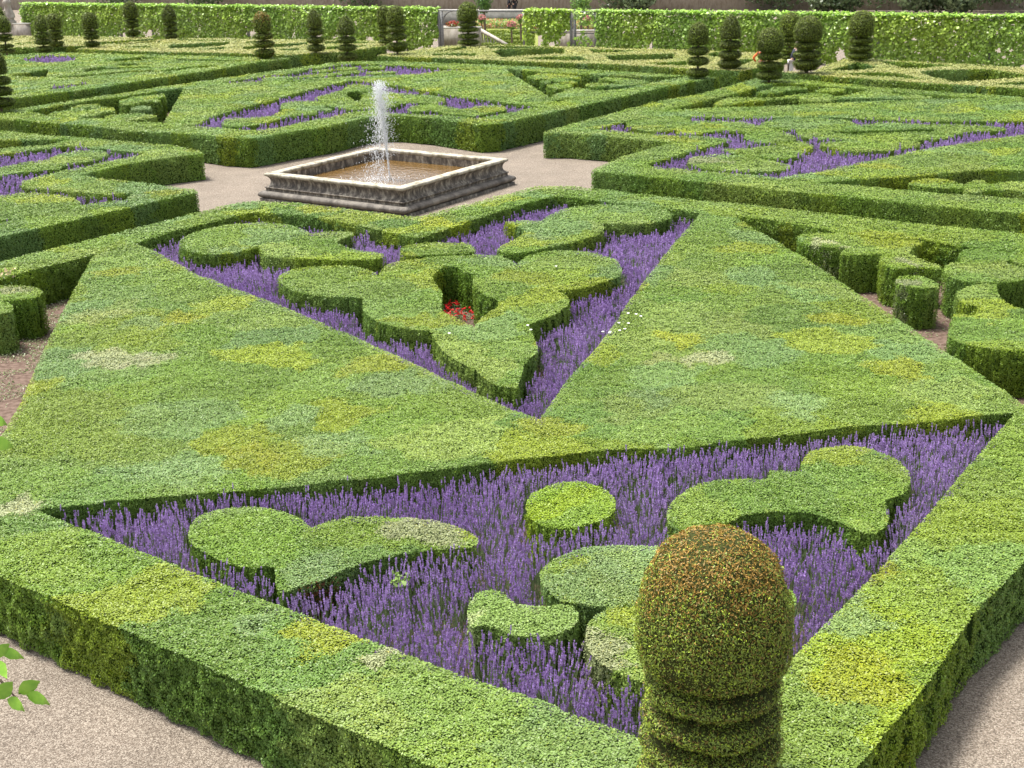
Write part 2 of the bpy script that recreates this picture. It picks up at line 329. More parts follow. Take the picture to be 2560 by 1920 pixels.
isl('B3', '785,315! 900,303 1040,307 1070,300! 1110,265 1250,212 1400,187 1700,190 1900,202 2020,242 2032,282 1950,310 1750,335 1600,330 1500,312! 1528,350 1500,398 1350,450 1150,500 950,540 800,550 725,530! 770,485 900,420 930,378 880,350', 'round-headed box scroll with pointed tail, right end of the lavender below the fountain')
isl('B3', '2,520 60,488 200,468 400,465 520,480 562,520 540,545 450,550 200,562 60,570', 'short cap-shaped box cushion just above the heart, below the basin')
heart = loop('P', '947,688! 955,672 983,657 1083,643 1133,638 1233,637 1277,650 1292,662! 1300,652 1325,637 1383,626 1467,630 1533,647 1553,668 1548,690 1500,707 1433,723 1387,725! 1413,735 1423,757 1400,780 1360,797 1320,813! 1335,843 1343,880 1310,907! 1306,930 1292,972! 1247,963 1207,940 1187,920! 1150,905 1110,880 1085,843 1073,827! 1050,827 967,813 933,797 910,777 907,745! 850,744 783,737 727,723 703,707 698,690 717,677 767,668 850,664 917,672 941,684', H, True)
hhole = loop('B3', '245,730 290,680 350,650 430,655 480,690 550,705! 560,800 650,868 725,890 730,950 650,1000 590,1050 558,1095! 450,1050 330,990 310,960 312,830', H, True, -1)
hedge('topiary_scroll', heart, [hhole], H, 'large heart-shaped box topiary with two round lobes and an open eye holding red flowers', 'topiary', 'clipped box scrolls in the beds'); NI.append(heart)
isl('C2', '705,200 740,155 835,130 930,150 963,195 930,240 835,262 740,248', 'round yellow-green box cushion standing alone in the nearest lavender', tint=(.24, .37, .012))
isl('C1', '540,285 565,235 640,210 760,208 850,232 893,262! 960,238 1100,232 1250,242 1366,290 1358,318 1250,322 1100,352 990,385 930,410 860,432 805,450 788,378! 700,372 610,345 555,315', 'round-headed box scroll with long arm and brown bare hollow in the nearest lavender')
isl('C3', '245,320 275,275 340,238 430,225 525,230 540,205! 632,205! 632,178 665,143 740,130 835,142 915,180 943,230 925,265 868,290! 880,335 865,370 820,385 740,350 640,322 500,325 400,352 300,372 255,355', 'box scroll with round head and arched arm in the nearest lavender behind the big yew')
isl('C2', '745,400 790,350 900,320 1080,315 1250,330 1400,400 1475,450 1460,500 1300,505 1100,482 900,487 800,470', 'blue-green oval box cushion half hidden behind the big yew')
isl('C2', '878,590 890,530 950,487! 1100,484 1200,560 1150,680 1040,700 950,670 900,632', 'pale grey-green box lobe touching the left side of the big yew')
isl('C2', '538,520 548,470 590,440 640,450 680,482 760,492 830,488 855,510 848,545 800,568 700,578 640,562 590,545 550,548', 'small ragged box scroll with a whitish variegated head in the nearest lavender', z=H-.03, tint=(.22, .34, .09))
isl('B1', '-60,1240 60,1245 180,1245 305,1268 315,1300 250,1335 150,1345! 60,1348 -60,1350', 'upright box block with pale top in the bare soil at the left edge', z=H-.01)
isl('B7', '-120,340 50,345 97,385 60,422 -120,430', 'dark box block cut by the left edge of the picture', z=H-.02)
isl('B6', '515,115! 600,97 850,90 1000,105 1100,148! 1250,142 1430,160 1447,180 1375,205! 1330,250 1150,262! 1115,256! 960,260 835,252! 840,235 890,200! 730,197 620,185 520,168!', 'stepped box topiary with pale top, farthest upright block in the right soil bed', z=H-.01)
isl('B6', '1130,275! 1200,250 1330,243 1430,290 1592,345! 1592,368! 1350,352 1250,362 1140,325', 'wedge-shaped silvery box topiary in the right soil bed', z=H-.015)
isl('B6', '1258,440 1310,418 1430,420 1570,480! 1572,505! 1400,512 1262,482', 'small drum-shaped silvery box topiary standing in the right soil bed', z=H-.02)
isl('B6', '1615,350 1660,320 1740,305! 1725,250 1800,215 2000,213 2250,245 2400,300 2250,350 2100,300! 2065,318! 2250,375 2300,420 2200,455 2000,470 1800,460 1680,432 1620,392', 'flat-topped olive box scroll near the right edge, above the green one', z=H-.01)
isl('B6', '1705,560 1740,520 1830,485 2000,478! 2025,560 2100,630 2250,690 2350,760 2380,950 2211,975 2000,970 1850,950 1720,920 1650,870 1640,845 1682,790! 1670,745 1700,705 1840,715! 1860,650 1750,625', 'large green box scroll at the right edge, nearest of the right soil bed', z=H-.012)
# left parterre
L_out = loop('P', '-1100,225 -600,270 0,327 300,352 427,362 500,377 508,384 400,397 300,413 203,437 267,448 363,457 433,467 488,474 495,482 400,500 333,517 200,547 67,577 0,593 -600,740 -1100,850', H)
L_h1 = loop('A1', '-900,1440 0,1405 450,1390 700,1392 500,1445 0,1480 -900,1560', H, False, -1)
L_h2 = loop('B1', '-1200,460 -300,330 0,262 250,225 480,195 600,200 700,213 790,215 880,230 1120,250 850,300 600,355 380,400 170,455 150,480 170,510 400,525 600,545 800,562 1000,545 940,600 750,620 600,642 350,700 0,770 -1200,990', H, False, -1)
sheet('soil_bed', offset(L_out, -.15), .006, M_soil)
hedge('box_hedge', L_out, [L_h1, L_h2], H, 'clipped box hedge framing the left parterre with a notched corner facing the fountain', group='hedges framing the parterres')
LI = []
isl('B1', '370,290 450,252 600,230 750,227 805,245 800,272 700,305 500,335 455,348! 440,365 300,380 100,400 0,420 -300,470 -300,380 0,352 150,322 300,305', 'curled box scroll in the lavender of the left parterre, the upper one', lst=LI)
isl('B1', '-300,620 0,570 200,545 500,570 590,600 595,640 400,690 200,730 0,752 -300,790', 'flat oval box cushion in the left parterre at the left edge', lst=LI)
# far parterre
F_out = loop('P', '-260,300 0,296 67,302 225,315 325,328 500,336 560,344 620,347 640,345 725,330 825,315 905,296 945,289 1000,289 1075,295 1150,305 1200,312 1240,310 1325,292 1553,242 1625,225 1750,200 1799,194 1765,191 1500,176 1240,162 1000,154 875,153 825,157 725,172 625,185 553,196 400,217 225,245 75,267 0,279 -260,292', HF)
F_h1 = loop('A1', '270,1112 500,1070 900,1000 1200,970 1640,900 1840,878 1750,1040 1640,1222 1300,1215 1000,1180 600,1167 450,1150', HF, False, -1)
F_h2 = loop('A2', '200,832 560,775 930,735 1100,690 1350,660 1540,640 1900,650 2211,668 2560,690 2900,684 2700,697 2400,705 2211,735 2000,742 1500,765 1200,777 900,800 600,812', HF, False, -1)
F_h3 = loop('A2', '-150,1262 -20,1240 100,1175 400,1085 700,1010 1000,920 1300,850 1520,800 1700,825 2000,862 2300,915 2600,975 3000,1020 3300,1058 3380,1068 3280,1085 3100,1120 2900,1160 2760,1185 2650,1167 2480,1155 2300,1148 2080,1140 1900,1125 1760,1092 1550,1112 1300,1165 1000,1220 800,1270 620,1300 400,1295 150,1272', HF, False, -1)
F_h4 = loop('A3', '1040,678 1300,710 1700,735 2211,755 2500,765 2750,765 2900,757 2560,820 2300,870 2000,920 1800,970 1570,1020 1480,960 1270,830 1120,740', HF, False, -1)
sheet('soil_bed', offset(F_out, -.15), .006, M_soil)
hedge('box_hedge', F_out, [F_h1, F_h2, F_h3, F_h4], HF, 'box hedge of the parterre behind the fountain, notched towards the basin', group='hedges framing the parterres')
FI = []
fi = dict(z=HF-.01, lst=FI)
isl('A1', '490,1145 530,1120 700,1095! 720,1070 850,1045 980,1040 990,1058 830,1082! 880,1108! 900,1085 1000,1070 1130,1080 1150,1110! 1040,1120 960,1150 800,1165 650,1165 560,1155', 'curled box scroll in the left soil bed behind the fountain, leftmost', **fi)
isl('A1', '1040,1185 1100,1150 1300,1130 1540,1150 1552,1172 1440,1190 1250,1210 1100,1200', 'leaf-shaped box cushion at the front right of the left soil bed behind the fountain', **fi)
isl('A1', '1210,1000 1400,960 1640,940! 1655,965! 1580,985! 1600,1010 1430,1018 1280,1050 1200,1032', 'stepped box block in the farthest corner of the left soil bed behind the fountain', **fi)
isl('A1', '1310,1080! 1400,1060 1510,1065! 1515,1090! 1400,1100 1310,1102!', 'small pale blue-green box block in the left soil bed behind the fountain', tint=(.16, .25, .13), **fi)
for s, l in [('620,802 700,770 900,765 912,788 820,802', 'yellowish box leaf in the far lavender strip, left'), ('930,772 1050,750 1300,730 1600,702 1640,712 1500,735 1300,760 1050,780 930,786', 'long wavy box scroll in the far lavender strip'),
             ('1090,715 1200,695 1330,690 1350,702 1200,722', 'slim box leaf near the far hedge of the fountain-side parterre'), ('1360,692 1400,672 1560,670 1570,690 1450,702', 'short green box cushion at the apex of the far lavender strip'),
             ('1620,672 1700,658 1840,662 1830,684 1650,688', 'blue-green box bar in the far lavender strip, above a greener bar'), ('1670,722 1800,712 1970,720 1900,735 1700,738', 'green box bar in the far lavender strip, below a bluer bar')]:
    isl('A2', s, l, **fi)
isl('A2', '225,1225 270,1192 450,1175 680,1160 790,1125 830,1095! 805,1060 850,1022 1000,1008 1180,1008 1250,1030 1240,1060! 1300,1085 1310,1105 1180,1105 1150,1145 960,1155 800,1190 550,1250 350,1268 240,1252', 'double-armed box scroll in the lavender behind the basin, left of the jet', **fi)
k2 = loop('A2', '1155,975 1390,905 1520,842 1700,855 1790,895 1950,925 2200,945 2400,965 2450,1000 2400,1028 2150,1030 2000,1040 1950,1060 1800,1085 1600,1093 1480,1098 1440,1088 1300,1065 1260,1035 1200,1000', HF-.01, True)
k2h = loop('A2', '1465,935 1500,915 1600,910 1700,922 1625,945 1605,1000 1560,1008 1510,985', HF-.01, True, -1); FI.append(k2)
hedge('topiary_scroll', k2, [k2h], HF-.01, 'heart-shaped box topiary with an open eye behind the water jet', 'topiary', 'clipped box scrolls in the beds')
isl('A3', '80,1090 130,1060 300,1035 540,1075 600,1085 800,1060 1000,1055 1060,1080 1050,1100 900,1130 720,1165 600,1150 480,1140 330,1110 200,1115 90,1110', 'wavy box scroll in the lavender behind the basin, right of the jet', **fi)
for s, l in [('1280,762 1400,736 1600,740 1800,765 1790,788 1690,778! 1700,800 1780,828 1730,836 1500,803 1485,782! 1390,790 1290,778', 'tall hooked box scroll in the right soil bed behind the fountain, farthest left'), ('1410,803 1490,792! 1498,830 1420,828', 'slim upright box block squeezed beside the hooked scroll'),
             ('1480,845 1600,830 1725,840! 1705,868 1600,885 1490,872', 'drum-shaped yellow-green box topiary in the right soil bed behind the fountain'), ('1500,972 1600,925 1700,880 1800,875 1900,900 2050,905 1900,950 1700,985 1560,1000', 'leaf-shaped blue-green box cushion at the front of the right soil bed'),
             ('1860,842 1950,826 2080,836 2080,860 1950,870 1870,862', 'small round box drum in the middle of the right soil bed behind the fountain'), ('1980,790 2080,775 2230,780 2400,800 2485,812 2450,832 2300,850 2120,868 2090,852 2200,830 2100,802', 'curled box scroll at the far right of the soil bed behind the fountain')]:
    isl('A3', s, l, **fi)
# right parterre
R_out = loop('P', '1358,333 1417,333 1517,340 1617,352 1680,357 1617,373 1550,393 1483,423 1479,429 1550,434 1717,450 1987,480 2156,495 2323,513 2560,535 3400,620 3400,330 2560,243 2295,225 2157,215 2007,199 1905,196 1890,196 1750,234 1625,257 1500,291 1450,303 1362,329', H)
R_h1 = loop('A4', '650,1098 850,1060 1110,985 1290,950 1560,880 1620,855 1800,830 2050,840 2400,870 2650,890 2900,915 3330,950 3600,965 3980,975 3500,990 3300,992 2900,1005 2600,1012 2200,1036 1700,1060 1140,1078', H, False, -1)
R_h2 = loop('P', '1490,323 1550,307 1617,292 1650,290 1725,292 1790,294 1900,296 2053,293 2107,294 2157,298 2307,303 2482,304 2560,302 2800,298 2800,318 2560,335 2323,370 2190,397 2056,427 1950,443 1883,437 1750,427 1627,415 1617,411 1667,397 1717,380 1783,363 1827,350 1817,345 1683,338 1583,330', H, False, -1)
R_h3 = loop('B5', '620,683 900,655 1340,635 1650,605 1900,585 2400,590 3600,640 3600,960 2211,805 1700,765 1340,735 850,690', H, False, -1)
sheet('soil_bed', offset(R_out, -.15), .006, M_soil)
hedge('box_hedge', R_out, [R_h1, R_h2, R_h3], H, 'box hedge of the right parterre, its notched corner facing the fountain', group='hedges framing the parterres')
RI = []; ri = dict(z=H-.01, lst=RI)
isl('A4', '1580,912 1700,895! 1720,875 1900,865 2050,875 2050,893 1850,905 1820,925 1700,935 1590,930', 'small two-lobed box cushion at the far corner of the right parterre', **ri)
isl('A5', '135,905 200,885 400,885 420,903 300,915 150,920', 'small pale box bar at the far side of the right parterre', **ri)
isl('A5', '-890,1040 -830,1000 -680,972 -330,975 -80,945 100,935 260,940 310,965! 450,950 650,900 880,905 900,935 1250,960 1270,985 950,987 700,980 330,992 250,1012 70,1010 -40,980! -200,985 -340,1002! -520,1015 -700,1043 -860,1054', 'long wavy box scroll along the far strip of the right parterre', **ri)
isl('B4', '945,235 990,200 1150,180 1340,183 1425,205 1430,220! 1600,215 1800,225 1950,250 2060,270 2130,300 2211,330 2210,358 2050,385 1900,375 1835,340 1850,300! 1700,290 1550,300 1450,320 1340,315 1320,285! 1150,295 1030,280 960,260', 'chain of three rounded box lobes in the left of the right parterre', **ri)
q2 = loop('B5', '240,235 340,205 600,195 870,210 990,245 1150,230 1500,240 1800,245 2050,265 2060,288 1850,295 1740,312 1620,350 1420,358 1430,395 1300,425 1000,448 800,430 700,405 690,380 860,362! 700,355 560,345 505,310 520,285! 430,285 340,262 245,250', H-.01, True)
q2h = loop('B5', '760,300 900,315 1250,302 1530,292 1540,276 1250,286 850,293', H-.01, True, -1); RI.append(q2)
hedge('topiary_scroll', q2, [q2h], H-.01, 'big sprawling box scroll with a slit in the middle of the right parterre', 'topiary', 'clipped box scrolls in the beds')
isl('B5', '-49,425 50,420 200,415 400,385 520,365 600,385 630,415 560,460 430,500 300,495 180,480 0,452', 'comma-shaped box scroll with a whitish tip at the front of the right parterre', **ri)
isl('B5', '-309,530 -269,490 -119,472 81,475 230,495 380,530 450,552 435,580 230,600 0,592 -219,570', 'smooth yellow-green oval box cushion at the front of the right parterre', **ri)
isl('B5', '1345,685 1420,658 1580,650 1700,675 1770,690! 1830,665 1900,660 1950,690! 2100,670 2500,670 2500,750 2211,745 1960,735 1850,760 1770,745 1750,725! 1600,720 1420,705', 'lobed box scroll in the narrow soil strip at the right edge', **ri)
# far left parterre
FL_out = loop('P', '-400,310 -50,258 25,247 225,222 350,202 553,172 625,158 722,147 724,144 660,143 553,141 350,136 200,132 125,131 0,140 -400,150', H)
FLh = [loop('A1', s, H, False, -1) for s in ('430,625 210,602 310,580 470,555 640,560 780,575 740,602 600,620', '130,740 300,725 480,690 490,700 462,770 300,766 120,762', '830,695 900,680 1060,668 1070,680 1500,665 1520,675 1200,688 1060,690 1000,705 850,712',
    '500,774 800,750 1000,735 1260,712 1540,700 1550,718 1300,722 1100,745 830,768 700,778', '1600,712 1700,694 1830,676 2150,648 2150,660 1850,690 1800,700 1620,718', '1750,585 1900,592 2300,600 2480,606 2300,612 1900,610 1760,598',
    '1040,602 1400,568 1640,580 1420,597 1150,616', '1100,648 1250,632 1500,642 1250,656', '490,885 560,865 870,830 880,840 700,870 500,890')]
sheet('soil_bed', offset(FL_out, -.15), .006, M_soil)
hedge('box_hedge', FL_out, FLh, H, 'maze-like clipped box parterre in the upper left, behind a straight yellow-green hedge edge', group='hedges framing the parterres')
# music garden beyond, drier tops
def far(s, holes, label):
    o = loop('P', s, H); hs = [loop(t, q, H, False, -1) for t, q in holes]
    sheet('soil_bed', offset(o, -.15), .006, M_soil)
    hedge('box_hedge', o, hs, H, label, group='pale hedges of the farther garden', dry=.62)
far('-120,95 40,90 165,90 260,92 380,93 382,97 250,105 210,114 120,118 40,119 -120,122', [('A1', '160,435 380,415 420,405 400,420 160,445'), ('A1', '280,395 380,380 390,395')], 'pale straw-tinted far hedge block at the upper left behind the yews')
far('192,122 215,118 300,108 430,97 553,95 625,97 875,101 960,102 965,115 850,130 720,137 640,134 400,130 300,127', [('A1', '1760,402 1790,392 2300,402 2211,412'), ('A1', '1660,485 1710,447 2300,418 2290,435 2230,455 1900,478'), ('A1', '1990,492 2240,468 2260,480 2230,492'),
    ('A1', '1010,445 1300,420 1620,405 1600,420 1250,440'), ('A1', '1200,468 1530,460 1510,475 1250,478'), ('A2', '455,420 560,410 580,425 460,435'), ('A2', '420,495 430,470 700,445 1075,425 1075,445 800,470'), ('A2', '780,492 990,480 1000,500 850,508'),
    ('A2', '1240,435 1250,415 1400,410 1800,425 1600,435'), ('A2', '1260,495 1270,470 1400,455 1680,455 1500,488')], 'pale far hedge block with triangular cut-outs, left of the trellis arch')
far('943,139 1000,142 1150,147 1375,156 1553,161 1725,172 1850,176 1875,174 1925,163 1962,150 1940,139 1888,132 1725,125 1553,120 1350,114 1205,112 1145,112 1075,119 1000,130 955,136', [('A3', '250,525 450,495 660,462 668,488 450,510'), ('A3', '240,546 500,530 750,535 755,558 500,557'),
    ('A3', '830,455 1500,470 1600,478 1300,482 900,485'), ('A3', '930,515 1000,490 1640,480 1650,530 1400,545 1020,572'), ('A3', '1180,584 1500,565 1815,565 1890,600 1800,605 1400,592'), ('A3', '1880,490 2211,500 2380,505 2211,520 1930,525'), ('A4', '40,560 120,553 730,535 760,558 720,585 300,602 130,610'),
    ('A4', '430,630 860,613 880,640 850,655 600,645'), ('A4', '1060,550 1150,520 1250,530 1150,570'), ('A4', '1200,612 1400,592 1560,590 1450,640 1350,650')], 'pale far hedge block with triangular cut-outs, in front of the trellis arch')
far('1950,180 2007,186 2257,203 2382,211 2560,222 3000,252 3000,205 2560,169 2382,158 2182,148 2107,149 2060,165 2030,178 1975,178', [('A5', '260,705 450,650 550,620 740,660 700,690 450,700'), ('A5', '350,740 700,720 950,730 1190,785 900,770'), ('A5', '760,610 1100,625 1480,655 1150,683 1000,680'),
    ('A5', '1170,720 1300,700 1850,690 2211,740 2300,765 1860,800 1530,815 1300,770'), ('A5', '1930,840 2211,815 2500,830 2211,850')], 'pale far hedge block with triangular cut-outs at the right edge')
# ------------------------------------------------------------------ lavender
def lavender(region, excl, label, zt=.72, dens=330, name='lavender_bed'):
    R = region; x0, y0 = R.min(0); x1, y1 = R.max(0); A = (x1-x0)*(y1-y0); n = int(A*dens)
    n = min(n, 900000); Q = np.c_[rng.uniform(x0, x1, n), rng.uniform(y0, y1, n)]
    Q = Q[inside(Q, R)]
    for e in excl: Q = Q[~inside(Q, e)]
    px, py, z = proj(np.c_[Q, np.full(len(Q), .6)])
    sc = np.maximum(1, z/17.); c_ = .62; ix, iy = np.floor(Q[:, 0]/c_), np.floor(Q[:, 1]/c_); cq = np.c_[(ix+.3+.4*hsh(ix, iy, 40))*c_, (iy+.3+.4*hsh(ix, iy, 41))*c_]; rr_ = np.hypot(*((Q-cq)/c_).T)
    keep = (rng.random(len(Q)) < np.clip(1.35-1.1*rr_, .18, 1)) & (rng.random(len(Q)) < np.where((px > -150) & (px < 2700) & (py < 2050), 1/sc**1.25, .08)); Q = Q[keep]; sc = sc[keep]; n = len(Q)
    # leaning away from the clump centre
    cs = .62; ix, iy = np.floor(Q[:, 0]/cs), np.floor(Q[:, 1]/cs); ctr = np.c_[(ix+.3+.4*hsh(ix, iy, 40))*cs, (iy+.3+.4*hsh(ix, iy, 41))*cs]
    out = (Q-ctr)/cs; lean = out*.6+rng.normal(0, .09, (n, 2)); r = np.hypot(*out.T)
    h = zt*(1.06-.45*r**2+rng.normal(0, .10, n))+.12*(vnoise(Q[:, 0]*1.1, Q[:, 1]*1.1, 50)-.5)
    h = np.clip(h, .3, 1.02)
    top = np.c_[Q+lean*.5*h[:, None], h]; root = np.c_[Q, h*.25]; ax = unit(top-root)
    q = []; cl = []
    hue = vnoise(Q[:, 0]*.9, Q[:, 1]*.9, 60)[:, None]
    pur = np.array([.37, .235, .51])*(1-hue)+np.array([.48, .34, .62])*hue
    hl = rng.uniform(.055, .10, n)*np.sqrt(sc)
    for k in range(5):   # florets up the spike
        f = k/4.; c = top-ax*(hl*(1-f)*1.0)[:, None]; w = .0155*sc*(1.15-.5*abs(f-.4)) * (1 if k else .8)
        b = unit(np.cross(ax, rng.normal(0, 1, (n, 3)))); hh = (hl*.17)[:, None]
        q.append(np.stack([c-ax*hh, c+b*w[:, None]*.8, c+ax*hh, c-b*w[:, None]*.8], 1)); cl.append(pur*rng.uniform(.6, 1.35, (n, 1)))
        if k % 2 == 0:
            b2 = np.cross(ax, b); q.append(np.stack([c-ax*hh, c+b2*w[:, None]*.8, c+ax*hh, c-b2*w[:, None]*.8], 1)); cl.append(pur*rng.uniform(.55, 1.5, (n, 1)))
    b = unit(np.cross(ax, rng.normal(0, 1, (n, 3)))); sw = (.0032*sc)[:, None]; t2 = top-ax*hl[:, None]
    q.append(np.stack([root-b*sw, root+b*sw, t2+b*sw*.7, t2-b*sw*.7], 1)); cl.append(np.tile([.20, .27, .12], (n, 1))*rng.uniform(.7, 1.2, (n, 1)))
    # grey-green foliage
    for k in range(3):
        c = np.c_[Q+rng.normal(0, .05, (n, 2)), rng.uniform(.12, .5, n)]; d = unit(np.c_[out*.6+rng.normal(0, .35, (n, 2)), np.ones(n)]); l = (rng.uniform(.06, .14, n)*np.sqrt(sc))[:, None]; b = unit(np.cross(d, rng.normal(0, 1, (n, 3))))*(.005*sc)[:, None]
        q.append(np.stack([c-d*l*.5, c+b, c+d*l*.5, c-b], 1)); cl.append(np.tile([.17, .235, .12], (n, 1))*rng.uniform(.6, 1.3, (n, 1)))
    q = np.concatenate(q); cl = np.concatenate(cl)
    o = mesh(name, np.zeros((0, 3)), [], [M_lav], None, np.zeros((0, 3)), q, cl, 0); tag(o, label, 'lavender', None, 'stuff'); global NL; NL += len(q)
grow = lambda P, d=.05: offset(P, d)
lavender(loop('P', '343,610 587,538 633,528 1043,593 1383,488 1747,531 1755,545 1348,1056', H), [grow(x, .11) for x in NI]+[N_M], 'purple lavender filling the V-shaped bed below the fountain basin', .58, 560)
lavender(loop('P', '120,1275 2536,1040 2204,1418 1977,1649 1745,1880 1593,1835 1106,1660 741,1525 375,1382', H), [grow(x, .11) for x in NI]+[grow(N_M, .12)], 'purple lavender in the nearest bed around the clipped scrolls', .74, 600)
lavender(offset(L_h2, .08)[::-1], [grow(x) for x in LI], 'purple lavender in the left parterre', .74, 280)
lavender(offset(F_h3, .08)[::-1], [grow(x) for x in FI], 'purple lavender behind the fountain basin', .85, 280)
lavender(offset(F_h2, .08)[::-1], [grow(x) for x in FI], 'thin strip of lavender along the far hedge behind the fountain', .86, 260)
lavender(offset(R_h2, .08)[::-1], [grow(x) for x in RI], 'purple lavender in the right parterre', .76, 300)
lavender(offset(FLh[0], .05)[::-1], [], 'small patch of lavender in the upper left parterre', .8, 240)
lavender(offset(FLh[-1], .05)[::-1], [], 'sliver of lavender beside the straight hedge at the upper left', .8, 240)
# weeds and clippings on bare soil
def litter(poly, n, label, cols, zmax=.05, s=.035):
    x0, y0 = poly.min(0); x1, y1 = poly.max(0); Q = np.c_[rng.uniform(x0, x1, n), rng.uniform(y0, y1, n)]; Q = Q[inside(Q, poly)]
    Q = Q[(vnoise(Q[:, 0]*1.5, Q[:, 1]*1.5, 90)+.5*vnoise(Q[:, 0]*5, Q[:, 1]*5, 91)) > .62]
    P = np.c_[Q, rng.uniform(.012, zmax, len(Q))]; c = np.array(cols)[rng.integers(0, len(cols), len(Q))]
    o = mesh('leaf_litter', np.zeros((0, 3)), [], [M_leaf], None, np.zeros((0, 3)), leafquads(P, np.tile([0., 0, 1], (len(P), 1)), np.full(len(P), s), .5, .9), c, 0); tag(o, label, 'ground cover', None, 'stuff')
litter(loop('P', '-300,760 80,640 240,640 200,760 60,1120 -60,1260 -300,1200', 0), 60000, 'pale clippings and small weeds on the bare soil at the left edge', [(.30, .34, .20), (.12, .2, .05), (.34, .30, .22), (.2, .26, .1)], .06, .04)
litter(loop('P', '1850,560 2350,640 2700,660 2700,1050 2560,1080 2000,700', 0), 30000, 'sparse weeds and clippings on the bare soil of the right bed', [(.12, .2, .05), (.30, .26, .2), (.2, .26, .1)], .05, .035)
# ------------------------------------------------------------------ yew topiaries
def lathe_pts(prof, n=28):
    V = []; 
    for r, z in prof:
        for k in range(n): a = 2*math.pi*k/n; V.append((r*math.cos(a), r*math.sin(a), z))
    F = [(i*n+k, i*n+(k+1) % n, (i+1)*n+(k+1) % n, (i+1)*n+k) for i in range(len(prof)-1) for k in range(n)]
    return V, F
def leaflathe(name, prof, parent, loc, colf, s, K=5., yewm=True, w=.35, spread=.9):
    prof = [(max(r, .001), z) for r, z in prof]
    V, Fc = lathe_pts([(max(r-.6*s-.004, .001), z) for r, z in prof]); top = len(V); nn = 28
    Fc.append(tuple(range(nn))[::-1]); Fc.append(tuple(range(top-nn, top)))
    # leaves
    pr = np.array(prof); seg = np.diff(pr, axis=0); L = np.hypot(*seg.T); area = math.pi*(pr[:-1, 0]+pr[1:, 0])*L; cnt = rng.poisson(area*K/s**2); ix = np.repeat(np.arange(len(seg)), cnt)
    f = rng.random(len(ix)); r = pr[ix, 0]+seg[ix, 0]*f; z = pr[ix, 1]+seg[ix, 1]*f; a = rng.uniform(0, 2*math.pi, len(ix)); nr = seg[ix, 1]/L[ix]; nz = -seg[ix, 0]/L[ix]
    Nn = np.c_[np.cos(a)*nr, np.sin(a)*nr, nz]; lump = .035*r*(vnoise(a*3, z*5, 21)-.5)*2+.02*r*(vnoise(a*9, z*14, 22)-.5)*2
    P = np.c_[np.cos(a)*r, np.sin(a)*r, z]+Nn*(lump+rng.uniform(-.6, .4, len(ix))*s)[:, None]
    # only keep full density towards the camera
    to = unit(CAM-(P+np.array(loc))); fc = (to*Nn).sum(1); keep = (fc > -.25) | (rng.random(len(ix)) < .3); P, Nn, z2, a2 = P[keep], Nn[keep], z[keep], a[keep]
    col = colf(P, z2, a2)
    o = mesh(name, V, Fc, [M_yew, M_yewcore], [1]*len(Fc), None, leafquads(P, Nn, np.full(len(P), s), w, spread), col, 0, parent)
    global NL; NL += len(P); return o
